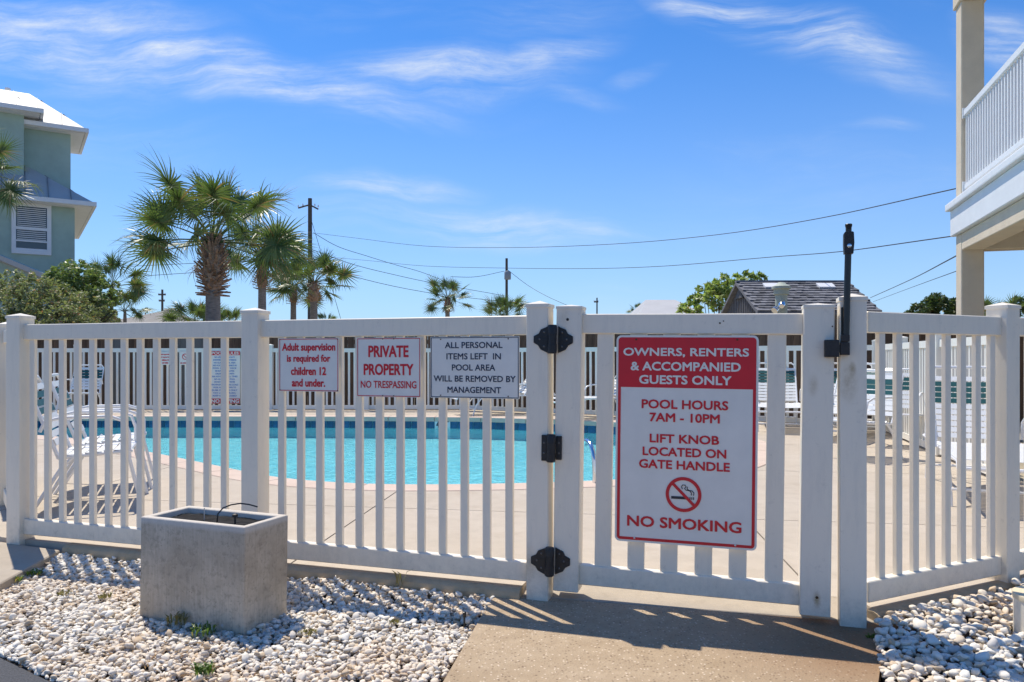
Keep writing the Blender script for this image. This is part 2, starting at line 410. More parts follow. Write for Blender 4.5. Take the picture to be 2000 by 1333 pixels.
STUCCO_TEAL = mat('teal_stucco', (0.36, 0.475, 0.415), 0.9, var=0.12, vscale=2, bump=0.8, bscale=14)
STUCCO_TAN = mat('tan_stucco', (0.66, 0.555, 0.42), 0.9, var=0.08, vscale=3, bump=1.0, bscale=60)
TRIM_W = mat('white_trim', (0.74, 0.75, 0.76), 0.55, var=0.05, vscale=4, bump=0.2, bscale=60)
METAL_ROOF = mat('white_metal_roof', (0.47, 0.46, 0.44), 0.55, var=0.08, vscale=1.2)
GLASS_DARK = mat('dark_window_glass', (0.03, 0.04, 0.05), 0.06, 0, 0.8)
SHINGLE = mat('grey_shingle', (0.165, 0.168, 0.185), 0.85, var=0.35, vscale=4, bump=0.7, objvar=0.42)
SIDING_G = mat('grey_siding', (0.20, 0.19, 0.185), 0.8, var=0.15, vscale=5)
SIDING_B = mat('brown_siding', (0.20, 0.17, 0.14), 0.85, var=0.2, vscale=3)
POLE_M = mat('weathered_pole', (0.10, 0.085, 0.07), 0.9, var=0.4, vscale=4, stretch=(8, 8, 1))
WIRE_M = mat('black_wire', (0.02, 0.02, 0.022), 0.6)
TRUNK_M = mat('palm_trunk', (0.31, 0.26, 0.22), 0.95, var=0.45, vscale=8, stretch=(1, 1, 5), bump=1.0, bscale=40)
BOOT_M = mat('palm_boot', (0.36, 0.22, 0.14), 0.9, var=0.5, vscale=14, bump=1.0, bscale=50, objvar=0.4)
BARK_M = mat('tree_bark', (0.12, 0.09, 0.065), 0.95, var=0.4, vscale=10, bump=1)
PALM_L = leaf_mat('palm_leaf', (0.068, 0.108, 0.030), (0.155, 0.195, 0.070), (0.25, 0.17, 0.08), 0.26, 0.42)
PETIOLE = mat('palm_petiole', (0.14, 0.17, 0.06), 0.5)
DEAD_L = leaf_mat('dead_palm_leaf', (0.20, 0.13, 0.07), (0.28, 0.20, 0.12), None, 0.15, 0.8)
BUSH_L = leaf_mat('bush_leaf', (0.17, 0.20, 0.085), (0.38, 0.39, 0.22), (0.34, 0.17, 0.11), 0.28)
BUSH_L2 = leaf_mat('green_bush_leaf', (0.13, 0.19, 0.055), (0.29, 0.35, 0.13), (0.18, 0.14, 0.06), 0.28)
DARK_L = leaf_mat('dark_tree_leaf', (0.050, 0.082, 0.025), (0.12, 0.155, 0.048), (0.10, 0.07, 0.03), 0.25)
BRIGHT_L = leaf_mat('bright_leaf', (0.16, 0.22, 0.055), (0.40, 0.46, 0.17), (0.30, 0.20, 0.08), 0.35)
WEED_L = leaf_mat('weed_leaf', (0.07, 0.14, 0.02), (0.16, 0.22, 0.05), (0.30, 0.22, 0.08), 0.3)
DRYWEED_L = leaf_mat('dry_weed', (0.20, 0.17, 0.05), (0.30, 0.24, 0.10), (0.30, 0.15, 0.05), 0.2)

# ------------------------------------------------------------------ ground, deck, pool
DECK_Z = 0.045
P0 = (0.063, 3.519); A_MAIN = -18.0
G0 = (0.298, 3.469); A_GATE = -16.0
R0 = (1.490, 3.208); A_RIGHT = 27.0


def line_pt(P, ang, s, off=0.0):
    dx, dy = math.cos(R(ang)), math.sin(R(ang)); return (P[0] + dx * s - dy * off, P[1] + dy * s + dx * off)


sA = along(P0, A_MAIN, 24)
deck_poly = [(-13.5, 15.75), (-11.5, 9.6), (-3.95, 5.45), line_pt(P0, A_MAIN, sA - 0.1, 0.01), line_pt(P0, A_MAIN, -0.03, 0.002), line_pt(P0, A_MAIN, -0.03, 0.24), line_pt(G0, A_GATE, 0.5, 0.24), line_pt(G0, A_GATE, 1.19, 0.24),
             line_pt(R0, A_RIGHT, 0.03, -0.020), line_pt(R0, A_RIGHT, 2.75, -0.020), (4.45, 7.0), (5.75, 11.75), (-0.95, 15.78)]


def catmull(pts, n=10):
    out = []; m = len(pts)
    for i in range(m):
        p0, p1, p2, p3 = (Vector(pts[(i + k - 1) % m]) for k in range(4))
        for j in range(n):
            t = j / n
            out.append(0.5 * ((2 * p1) + (p2 - p0) * t + (2 * p0 - 5 * p1 + 4 * p2 - p3) * t * t + (3 * p1 - p0 - 3 * p2 + p3) * t ** 3))
    return out


def resample(curve, step):
    c = [Vector(p) for p in curve] + [Vector(curve[0])]
    L = [0]
    for i in range(len(c) - 1): L.append(L[-1] + (c[i + 1] - c[i]).length)
    n = max(8, int(round(L[-1] / step))); out = []; k = 0
    for i in range(n):
        s = L[-1] * i / n
        while L[k + 1] < s: k += 1
        f = (s - L[k]) / (L[k + 1] - L[k]); out.append(c[k].lerp(c[k + 1], f))
    return out


pool_pts = [(-9.3, 12.6), (-9.0, 13.7), (-7.0, 13.9), (-4.5, 13.88), (-2.4, 13.8), (-0.75, 13.66), (0.4, 13.28), (1.15, 12.96), (1.75, 12.6), (2.45, 11.8), (2.85, 10.6), (2.85, 9.2), (2.35, 7.9), (1.6, 7.0),
            (0.63, 6.56), (-0.64, 6.38), (-1.45, 6.48), (-2.14, 6.82), (-3.0, 7.6), (-3.97, 8.5), (-5.8, 10.1), (-7.6, 11.0), (-8.7, 11.7)]
pool_pts = list(reversed(pool_pts))
pool = resample(catmull(pool_pts, 12), 0.14)          # about 0.14 m steps


def offset(curve, d):
    out = []; n = len(curve)
    for i in range(n):
        t = (curve[(i + 1) % n] - curve[i - 1]).normalized(); nrm = Vector((t.y, -t.x)); out.append(curve[i] + nrm * d)
    return out


area = sum(pool[i].x * pool[(i + 1) % len(pool)].y - pool[(i + 1) % len(pool)].x * pool[i].y for i in range(len(pool)))
SGN = 1 if area > 0 else -1                              # outward offset sign
cop_in = offset(pool, -0.02 * SGN); cop_out = offset(pool, 0.29 * SGN); deck_in = offset(pool, 0.298 * SGN)


def fill_holes(outer, inner, z):
    bm = bmesh.new(); es = []
    for loop in (outer, inner):
        vs = [bm.verts.new((p[0], p[1], z)) for p in loop]
        es += [bm.edges.new((vs[i], vs[(i + 1) % len(vs)])) for i in range(len(vs))]
    bmesh.ops.triangle_fill(bm, use_beauty=True, use_dissolve=False, edges=es)
    return bm


def build_ground():
    bm = fill_holes([(-700, -700), (700, -700), (700, 1400), (-700, 1400)], [(p[0], p[1]) for p in deck_poly], -0.075)
    bmesh.ops.recalc_face_normals(bm, faces=bm.faces)
    for f in bm.faces:
        if f.normal.z < 0: f.normal_flip()
    me = bpy.data.meshes.new('ground'); bm.to_mesh(me); bm.free(); me.materials.append(SAND_M)
    prop(inst('ground', me), kind='structure')
    lot = MB().prism([(-30, -30), (30, -30), (30, 2.0), (-0.5, 2.0), (-1.6, 2.68), (-1.94, 2.91), (-2.3, 3.15), (-3.2, 3.0), (-30, 3.0)], -0.07, -0.035)
    prop(lot.build('parking_lot', ASPHALT_M), kind='structure')


def build_deck():
    root = empty('pool_deck', (0, 0, 0), kind='structure')
    bm = fill_holes(deck_poly, [(p.x, p.y) for p in deck_in], 0.0)
    lines = []
    for k in range(-6, 4): lines.append(((1.43 + 2.55 * k, 4.1), 84.0))
    for k in range(-1, 6): lines.append(((0.0, 5.28 + 2.3 * k), -9.0))
    for (p, a) in lines:
        nrm = Vector((-math.sin(R(a)), math.cos(R(a)), 0))
        for s in (-0.005, 0.005):
            bmesh.ops.bisect_plane(bm, geom=bm.verts[:] + bm.edges[:] + bm.faces[:], plane_co=Vector((p[0], p[1], 0)) + nrm * s, plane_no=nrm, dist=1e-6)
    kill = []
    for f in bm.faces:
        c = f.calc_center_median()
        for (p, a) in lines:
            nrm = Vector((-math.sin(R(a)), math.cos(R(a)), 0))
            if abs((c - Vector((p[0], p[1], 0))).dot(nrm)) < 0.0049: kill.append(f); break
    bmesh.ops.delete(bm, geom=kill, context='FACES')
    bm.faces.ensure_lookup_table(); seen = set()
    for f0 in bm.faces:
        if f0.index in seen: continue
        stack = [f0]; seen.add(f0.index); isl = []
        while stack:
            f = stack.pop(); isl.append(f)
            for e in f.edges:
                for g in e.link_faces:
                    if g.index not in seen: seen.add(g.index); stack.append(g)
        if sum(f.calc_area() for f in isl) < 0.004: continue
        b2 = bmesh.new(); vm = {}
        for f in isl:
            vs = []
            for v in f.verts:
                if v.index not in vm: vm[v.index] = b2.verts.new((v.co.x, v.co.y, DECK_Z))
                vs.append(vm[v.index])
            b2.faces.new(vs)
        bmesh.ops.recalc_face_normals(b2, faces=b2.faces)
        if sum(f.normal.z for f in b2.faces) < 0:
            for f in b2.faces: f.normal_flip()
        bound = [e for e in b2.edges if len(e.link_faces) == 1]
        ret = bmesh.ops.extrude_edge_only(b2, edges=bound)
        for v in ret['geom']:
            if isinstance(v, bmesh.types.BMVert): v.co.z -= 0.09
        me = bpy.data.meshes.new('deck_slab'); b2.to_mesh(me); b2.free(); me.materials.append(DECK_M)
        inst('deck_slab', me, root)
    bm.free()
    bm = fill_holes(deck_poly, [(p.x, p.y) for p in offset(pool, 0.1 * SGN)], DECK_Z - 0.012)
    bmesh.ops.recalc_face_normals(bm, faces=bm.faces)
    me = bpy.data.meshes.new('slab_bedding'); bm.to_mesh(me); bm.free(); me.materials.append(SOIL_M); inst('slab_bedding', me, root)
    # rounded kerb along the front of the deck
    def kerb(path):
        m = MB(); prof = [(-0.022, 0.042), (-0.033, 0.033), (-0.039, 0.016), (-0.043, -0.09), (0.03, -0.09), (0.03, DECK_Z + 0.003), (-0.008, DECK_Z + 0.002)]
        n = len(prof); vs = []; fs = []
        for i, p in enumerate(path):
            a = Vector(path[max(0, i - 1)][:2]); b = Vector(path[min(len(path) - 1, i + 1)][:2]); t = (b - a).normalized(); nr = Vector((-t.y, t.x))
            for (o, z) in prof: q = Vector(p[:2]) + nr * o; vs.append((q.x, q.y, z))
        for i in range(len(path) - 1):
            for k in range(n): fs.append((i * n + k, i * n + (k + 1) % n, (i + 1) * n + (k + 1) % n, (i + 1) * n + k))
        fs.append(tuple(range(n))); fs.append(tuple(range((len(path) - 1) * n, len(path) * n)))
        return m.add(vs, fs)
    k1 = [line_pt(P0, A_MAIN, s, 0.0) for s in np.linspace(sA + 0.42, -0.02, 24)]
    k2 = [line_pt(P0, A_MAIN, 0.03, 0.002), line_pt(G0, A_GATE, 0.0, 0.026), line_pt(G0, A_GATE, 0.5, 0.026), line_pt(G0, A_GATE, 1.10, 0.022), line_pt(R0, A_RIGHT, 0.0, 0.0)]
    k3 = [line_pt(R0, A_RIGHT, s, -0.016) for s in np.linspace(0.0, 2.7, 20)]
    for k in (k1, k3): kerb(k).build('kerb', KERB_M, root, bevel=0.0)
    # coping stones
    n = len(pool); per = 6; i = 0
    while i < n - 2:
        j = min(i + per, n)
        if n - j < 3: j = n
        def L(c, a, b):
            pts = [c[q % n] for q in range(a, b + 1)]; d0 = (pts[1] - pts[0]).normalized(); d1 = (pts[-1] - pts[-2]).normalized()
            pts[0] = pts[0] + d0 * 0.004; pts[-1] = pts[-1] - d1 * 0.004; return pts
        a, b = L(cop_in, i, j), L(cop_out, i, j)
        MB().prism([(p.x, p.y) for p in a] + [(p.x, p.y) for p in reversed(b)], -0.032, DECK_Z + 0.005).build('coping_stone', COPING_M, root, bevel=0.006)
        i = j
    return root


def water_mat():
    m = bpy.data.materials.new('pool_water'); m.use_nodes = True; w = NT(m.node_tree); w.n.clear(); out = w.node('ShaderNodeOutputMaterial')
    g = w.node('ShaderNodeNewGeometry'); P = g.outputs['Position']
    tr = w.node('ShaderNodeBsdfTransparent'); tr.inputs[0].default_value = (0.60, 0.925, 0.955, 1)
    gl = w.node('ShaderNodeBsdfGlossy'); gl.inputs['Roughness'].default_value = 0.03; gl.inputs[0].default_value = (1, 1, 1, 1)
    n1 = w.noise(w.mapping(P, scale=(1.0, 0.8, 1)), 7.0, 4, 0.6, 0.6); n2 = w.noise(P, 22, 3, 0.6)
    bp = w.node('ShaderNodeBump'); bp.inputs['Strength'].default_value = 0.9; bp.inputs['Distance'].default_value = 0.03
    w.l.new(w.math('ADD', n1.outputs['Fac'], w.math('MULTIPLY', n2.outputs['Fac'], 0.35)), bp.inputs['Height']); w.l.new(bp.outputs[0], gl.inputs['Normal'])
    fr = w.node('ShaderNodeFresnel'); fr.inputs[0].default_value = 1.33; w.l.new(bp.outputs[0], fr.inputs['Normal'])
    mx = w.node('ShaderNodeMixShader'); w.l.new(w.math('MULTIPLY', fr.outputs[0], 0.85), mx.inputs[0]); w.l.new(tr.outputs[0], mx.inputs[1]); w.l.new(gl.outputs[0], mx.inputs[2])
    w.l.new(mx.outputs[0], out.inputs[0]); return m


def plaster_mat():
    m = bpy.data.materials.new('pool_plaster'); m.use_nodes = True; w = NT(m.node_tree); p = w.n['Principled BSDF']; p.inputs['Roughness'].default_value = 0.7
    g = w.node('ShaderNodeNewGeometry'); P = g.outputs['Position']
    n1 = w.noise(P, 0.5, 4); n2 = w.noise(w.mapping(P, scale=(1, 0.6, 1)), 9, 5, 0.6, 1.4)
    col = w.mix(w.rng(n1.outputs['Fac'], 0.3, 0.7), (0.46, 0.64, 0.68, 1), (0.54, 0.71, 0.74, 1))
    col = w.mix(w.rng(n2.outputs['Fac'], 0.42, 0.62, 0, 0.75), col, (0.20, 0.47, 0.56, 1))  # mottling in the floor colour imitates pale streaks of light shimmering in the water
    w.l.new(col, p.inputs['Base Color']); return m


def build_pool():
    PL = plaster_mat(); WALLC = mat('pool_wall_plaster', (0.26, 0.66, 0.72), 0.7)
    root = empty('swimming_pool', (-3, 10, 0), label='curved swimming pool with pale turquoise water and dark blue tile band', cat='swimming pool')
    off = Vector((3, -10, 0))
    def ring(zs, z, curve): return [(p.x, p.y, z) for p in curve]
    n = len(pool)
    # floor (shallow apparent depth, as refraction makes it look) and wall
    wall = MB(); vs = [(p.x, p.y, -0.03) for p in pool] + [(p.x, p.y, -0.335) for p in pool]
    wall.add(vs, [(i, (i + 1) % n, n + (i + 1) % n, n + i) for i in range(n)]); wall.build('pool_wall', WALLC, root, off)
    fl = MB(); fl.add([(p.x, p.y, -0.33) for p in pool], [tuple(range(n))]); fl.build('pool_floor', PL, root, off)
    inn = offset(pool, -0.004 * SGN)
    wt = MB(); wt.add([(p.x, p.y, -0.125) for p in inn], [tuple(range(n))])
    wobj = wt.build('water', water_mat(), root, off)
    t = MB().box((-0.066, -0.004, -0.062), (0.066, 0.010, 0.062)).mesh('tile', TILE_M, bevel=0.003)
    white = mat('depth_marker_tile', (0.72, 0.75, 0.76), 0.2)
    marker = at(868, 828, 13.7)
    for i in range(n):
        a, b = pool[i], pool[(i + 1) % n]; c = (a + b) / 2; d = b - a
        if (Vector((marker.x, marker.y)) - c).length < 0.16: continue
        nrm = Vector((d.y, -d.x)) * SGN                              # outward
        inst('tile', t, root, Vector((c.x, c.y, -0.095)) - Vector((nrm.x, nrm.y, 0)).normalized() * 0.012 + off, (0, 0, math.atan2(-nrm.x, nrm.y)))
    k = min(range(n), key=lambda i: (pool[i] - Vector((marker.x, marker.y))).length); d = pool[(k + 1) % n] - pool[k - 1]
    rz = math.atan2(d.y, d.x); rz = rz if math.cos(rz) > 0 else rz + math.pi
    mk = MB().box((-0.14, -0.006, -0.062), (0.14, 0.01, 0.062)).build('depth_marker', white, root, Vector((pool[k].x, pool[k].y, -0.095)) + off + Vector((0, -0.012, 0)), (0, 0, rz), bevel=0.003)
    text_part('4 FT', 0.12, SIGN_BLACK, mk, (0, -0.0085, 0.012), 'depth_marking', w=0.22)
    return root

# ------------------------------------------------------------------ text on a vertical face (local x right, z up, facing -y)
def text_mesh(s, size, material, w=None, bold=0.012, sx=1.0, key={}):
    k = (s, size, material.name, w, bold, sx)
    if k in key: return key[k]
    c = bpy.data.curves.new('lettering', 'FONT'); c.body = s; c.size = 1.0; c.align_x = 'CENTER'; c.align_y = 'CENTER'; c.resolution_u = 3
    o = bpy.data.objects.new('tmp_text', c); COL.objects.link(o)
    dg = bpy.context.evaluated_depsgraph_get(); me = bpy.data.meshes.new_from_object(o.evaluated_get(dg)); bpy.data.objects.remove(o); bpy.data.curves.remove(c)
    me.name = 'lettering'
    co = np.empty(len(me.vertices) * 3, np.float32); me.vertices.foreach_get('co', co); co = co.reshape(-1, 3)
    x0, x1 = co[:, 0].min(), co[:, 0].max(); y0, y1 = co[:, 1].min(), co[:, 1].max()
    fy = size / (y1 - y0); fx = (w / (x1 - x0)) if w else fy * sx
    out = np.zeros_like(co); out[:, 0] = (co[:, 0] - (x0 + x1) / 2) * fx; out[:, 2] = (co[:, 1] - (y0 + y1) / 2) * fy
    me.vertices.foreach_set('co', out.ravel()); me.update()
    if bold > 0:                                         # heavier strokes: the letter shapes laid over each other, slightly shifted
        bm = bmesh.new(); b = bold * fy * 1.3
        for i, (dx, dz) in enumerate(((-1, -1), (1, 1), (-1, 1), (1, -1), (0, 0), (0, 1.2), (0, -1.2), (1.2, 0), (-1.2, 0))):
            n0 = len(bm.verts); bm.from_mesh(me); bm.verts.ensure_lookup_table()
            for v in bm.verts[n0:]: v.co += Vector((dx * b, -0.00003 * i, dz * b))
        bm.to_mesh(me); bm.free()
    me.materials.clear(); me.materials.append(material)
    key[k] = me; return me


def text_part(s, size, material, parent, loc, name='lettering', w=None, bold=0.012, sx=1.0, rz=0.0):
    return inst(name, text_mesh(s, size, material, w, bold, sx), parent, loc, (0, 0, rz))


def rrect(w, h, r, n=5):
    pts = []
    for cx, cz, a0 in ((w / 2 - r, h / 2 - r, 0), (-w / 2 + r, h / 2 - r, 90), (-w / 2 + r, -h / 2 + r, 180), (w / 2 - r, -h / 2 + r, 270)):
        for k in range(n + 1):
            a = R(a0 + 90 * k / n); pts.append((cx + r * math.cos(a), cz + r * math.sin(a)))
    return pts


VERT = Matrix(((1, 0, 0, 0), (0, 0, 1, 0), (0, 1, 0, 0), (0, 0, 0, 1)))   # (x, y, z) -> (x, z, y)


def plate(w, h, r, y0, y1): return MB().prism(rrect(w, h, r), y0, y1, VERT)


def frame_ring(w, h, t, r, y):
    o = rrect(w, h, r); i = rrect(w - 2 * t, h - 2 * t, max(0.0005, r - t)); n = len(o)
    m = MB(); m.add([(p[0], y, p[1]) for p in o] + [(p[0], y, p[1]) for p in i], [(k, (k + 1) % n, n + (k + 1) % n, n + k) for k in range(n)]); return m


# ------------------------------------------------------------------ near fence
H_TOP, RAIL_H = 1.296, 0.089
RB0 = 0.076
PW = 0.1016


def post_mesh(h, w, far=False, mt=None):
    m = MB(); m.box((-w / 2, -w / 2, 0), (w / 2, w / 2, h)); return m.mesh('post', mt or VINYL, bevel=0 if far else 0.0035)


def cap_mesh(w, far=False, mt=None):
    a = w / 2 + 0.0035; m = MB(); m.box((-a, -a, -0.012), (a, a, 0.004))
    m.add([(-a, -a, 0.004), (a, -a, 0.004), (a, a, 0.004), (-a, a, 0.004), (0, 0, 0.021)], [(0, 1, 4), (1, 2, 4), (2, 3, 4), (3, 0, 4)])
    return m.mesh('post_cap', mt or VINYL, bevel=0)


POST_NEAR = post_mesh(1.36, PW); CAP_NEAR = cap_mesh(PW)


def near_post(parent, x, y=0.0225, zb=0.0, ztop=1.338, rz=0.0):
    p = inst('post', POST_NEAR, parent, (x, y, zb), (0, 0, rz), (1, 1, (ztop - zb) / 1.36))
    inst('post_cap', CAP_NEAR, p, (0, 0, 1.36 + 0.004 / 1), (0, 0, 0), (1, 1, 1.36 / (ztop - zb)))
    return p


def rail(parent, x0, x1, z, h=RAIL_H, t=0.045, y=0.0):
    L = x1 - x0
    return MB().box((-L / 2, 0, 0), (L / 2, t, h)).build('rail', VINYL, parent, ((x0 + x1) / 2, y, z), bevel=0.004)


PK = MB().box((0, 0, 0), (0.038, 0.0222, 1.0)).mesh('picket', VINYL, bevel=0.002)


def picket(parent, x, z0, z1, y=0.0115, me=None):
    return inst('picket', me or PK, parent, (x, y, z0), (0, 0, 0), (1, 1, z1 - z0))


def build_near_fence():
    f = empty('picket_fence', (P0[0], P0[1], 0), R(A_MAIN), 'white vinyl picket fence left of the gate, carrying three small signs', 'fence')
    a = lambda px, o=0.0: along(P0, A_MAIN, px, o)
    xC = (a(1028, -.0283) + a(1069.5, -.0283)) / 2; xB = (a(466.5, -.0283) + a(507, -.0283)) / 2; xA = (a(12, -.0283) + a(37, -.0283)) / 2
    near_post(f, xC); near_post(f, xB); near_post(f, xA, zb=-0.01)
    zt, zb = H_TOP - RAIL_H, RB0 + RAIL_H
    for (x0, x1) in ((xB, xC), (xA, xB)):
        rail(f, x0 + PW / 2 - 0.004, x1 - PW / 2 + 0.004, zt); rail(f, x0 + PW / 2 - 0.004, x1 - PW / 2 + 0.004, RB0)
    x0, x1 = a(542.5, .0115), a(986.5, .0115)
    for k in range(12): picket(f, x0 + (x1 - x0) * k / 11, zb - 0.004, zt + 0.004)
    x0, x1 = a(57, .0115), a(430.5, .0115)
    for k in range(13): picket(f, x0 + (x1 - x0) * k / 12, zb - 0.004, zt + 0.004)
    # return going back along the left side
    LP = Vector(line_pt(P0, A_MAIN, xA, 0.0225)); e1 = Vector((-3.66, 5.56)); d = e1 - LP; ang = math.atan2(d.y, d.x)
    g = empty('picket_fence', (LP.x, LP.y, 0), ang, 'white vinyl picket fence running back from the leftmost front post', 'fence')
    L = d.length
    for x in (L, 2 * L): near_post(g, x, 0.0)
    for k in (0, 1):
        rail(g, k * L + 0.06, (k + 1) * L - 0.05, zt, y=-0.0225); rail(g, k * L + 0.06, (k + 1) * L - 0.05, RB0, y=-0.0225)
        for j in range(1, 10): picket(g, k * L + 0.05 + (L - 0.1) * j / 10 - 0.019, zb - 0.004, zt + 0.004, y=-0.011)
    return f, xA, xB, xC


def build_right_fence():
    f = empty('picket_fence', (R0[0], R0[1], 0), R(A_RIGHT), 'white vinyl picket fence angled away to the right of the gate, above white gravel', 'fence')
    a = lambda px, o=0.0: along(R0, A_RIGHT, px, o)
    zt, zb = H_TOP - RAIL_H, RB0 + RAIL_H
    xE = a(1967.5, -.0283) + PW / 2
    gx = along(G0, A_GATE, 1667, -.028); D = line_pt(G0, A_GATE, gx, 0.0225)
    p = inst('post', POST_NEAR, None, (0, 0, 0)); p.scale = (1, 1, 1.356 / 1.36)
    p.parent = f; M = f.matrix_basis.inverted() @ Matrix.Translation((D[0], D[1], -0.02)) @ Matrix.Rotation(R(-17), 4, 'Z') @ Matrix.Diagonal((1, 1, 1.362 / 1.36, 1))
    p.matrix_basis = M
    inst('post_cap', CAP_NEAR, p, (0, 0, 1.364))
    near_post(f, xE, zb=-0.04, ztop=1.342)
    rail(f, 0.0, xE - PW / 2 + 0.004, zt); rail(f, 0.0, xE - PW / 2 + 0.004, RB0)
    x0, x1 = a(1717.7, .0115), a(1935, .0115)
    for k in range(8): picket(f, x0 + (x1 - x0) * k / 7, zb - 0.004, zt + 0.004)
    xF = xE + 1.75
    near_post(f, xF, zb=-0.04, ztop=1.342)
    rail(f, xE + PW / 2 - 0.004, xF - PW / 2 + 0.004, zt); rail(f, xE + PW / 2 - 0.004, xF - PW / 2 + 0.004, RB0)
    for k in range(14): picket(f, xE + 0.075 + 0.1135 * k, zb - 0.004, zt + 0.004)
    return f


def build_gate():
    g = empty('pool_gate', (G0[0], G0[1], 0), R(A_GATE), 'wide-slat white vinyl gate hung on three black hinges, carrying the large red sign', 'gate')
    g.rotation_euler = (0, R(0.75), R(A_GATE))
    a = lambda px, o=0.0: along(G0, A_GATE, px, o)
    x0, x1 = a(1079.5, -.0283), a(1128.5, -.0283); y0, y1 = a(1561.5, -.0283), a(1622, -.0283)
    zt, zb = 1.30, 0.077
    for (p, q) in ((x0, x1), (y0, y1)):
        w = q - p
        st = MB().box((-w / 2, -0.0283, 0), (w / 2, 0.0733, 1.282)).build('gate_stile', VINYL, g, ((p + q) / 2, 0, 0.047), bevel=0.004)
        c = MB(); aa = w / 2 + 0.002
        c.add([(-aa, -0.031, 0), (aa, -0.031, 0), (aa, 0.076, 0), (-aa, 0.076, 0), (-aa, -0.031, -0.012), (aa, -0.031, -0.012), (aa, 0.076, -0.012), (-aa, 0.076, -0.012), (0, 0.022, 0.010)],
              [(0, 1, 8), (1, 2, 8), (2, 3, 8), (3, 0, 8), (0, 4, 5, 1), (1, 5, 6, 2), (2, 6, 7, 3), (3, 7, 4, 0), (4, 7, 6, 5)])
        c.build('stile_cap', VINYL, st, (0, 0, 1.286))
    rail(g, x1 - 0.003, y0 + 0.003, zt - RAIL_H); rail(g, x1 - 0.003, y0 + 0.003, zb)
    WP = MB().box((0, 0, 0), (0.0745, 0.0222, 1.0)).mesh('picket', VINYL, bevel=0.002)
    for px in (1160, 1224, 1288, 1355, 1421.5, 1492): picket(g, a(px, .0115), zb + RAIL_H - 0.004, zt - RAIL_H + 0.004, me=WP)
    # screws and plugs on the stiles
    for (px, py, r, m) in ((1101.5, 624.5, .0065, GREY_PLASTIC), (1594.8, 1167.5, .006, RUST), (1617.5, 638, .003, RUST), (1398, 631, .004, RUST), (1405, 627, .003, RUST)):
        s = a(px, -.029); W = line_pt(G0, A_GATE, s, -.029); z = 1.10 - (py - 700) / 1500 * W[1]; yy = -.0285 if px < 1390 or px > 1500 else -0.0005
        MB().lathe([(r, -0.004), (r, 0.0012), (r * .6, 0.002)], n=14).build('screw', m, g, (s, yy, z + s * 0.0131), (R(90), 0, 0))
    # hinges
    def hinge(cx_px, cy_px, big):
        s = a(1075, -.03); W = line_pt(G0, A_GATE, s, -.03); z = 1.10 - (cy_px - 700) / 1500 * W[1]; k = W[1] / 1500
        h = empty('hinge', (s, -0.0295, z)); h.parent = g
        pf = line_pt(P0, A_MAIN, along(P0, A_MAIN, 1060, -.0283), -.0283); rel = Vector(pf) - Vector(G0); yl = rel.dot(Vector((math.sin(R(16)), math.cos(R(16))))) + 0.0295
        if big:
            pl = [(-38, 11), (-29, 15), (-24, 23), (-10, 28), (-10, -24), (-19, -21), (-27, -12), (-38, -5)]
            pl = [(-38, 6), (-28, 11), (-24, 19), (-12, 24), (-9, 26), (-9, -27), (-13, -25), (-24, -20), (-29, -12), (-38, -7)]
            pr = [(-x, z) for x, z in reversed(pl)]
            for q, yo in ((pl, yl), (pr, 0)): MB().prism([(x * k, zz * k) for x, zz in q], yo - 0.006, yo + 0.003, VERT).build('hinge_plate', BLACK_IRON, h, bevel=0.0015)
            bl, br_, hh = -10, 8, 28
        else:
            for q, yo in (([(-19, -25), (-8, -25), (-8, 25), (-19, 25)], yl), ([(8, -23), (19, -23), (19, 23), (8, 23)], 0)):
                MB().prism([(x * k, zz * k) for x, zz in q], yo - 0.012, yo + 0.003, VERT).build('hinge_plate', BLACK_IRON, h, bevel=0.0015)
            bl, br_, hh = -9, 9, 27
        rr = (br_ - bl) / 2 * k
        b = MB()
        b.lathe([(rr * .8, -hh * k), (rr, -hh * k * .93), (rr, -hh * k * .34), (rr * .93, -hh * k * .32), (rr * .93, hh * k * .30), (rr, hh * k * .32), (rr, hh * k * .9), (rr * .85, hh * k)], (0, -0.030, 0), 20)
        b.build('hinge_barrel', BLACK_IRON, h, smooth=True)
        for (x, zz) in (((-26, 0), (-17, 14), (-17, -14), (26, 0), (17, 14), (17, -14)) if big else ((14, 10), (14, -10), (-14, 10), (-14, -10))):
            yy = (-0.006 if big else -0.012) + (yl if x < 0 else 0)
            MB().lathe([(0.0045, 0), (0.0045, 0.0015), (0.002, 0.0028)], n=10).build('screw', SCREW_M, h, (x * k, yy, zz * k), (R(90), 0, 0))
    hinge(1073, 664, True); hinge(1073, 875, False); hinge(1073, 1095, True)
    return g


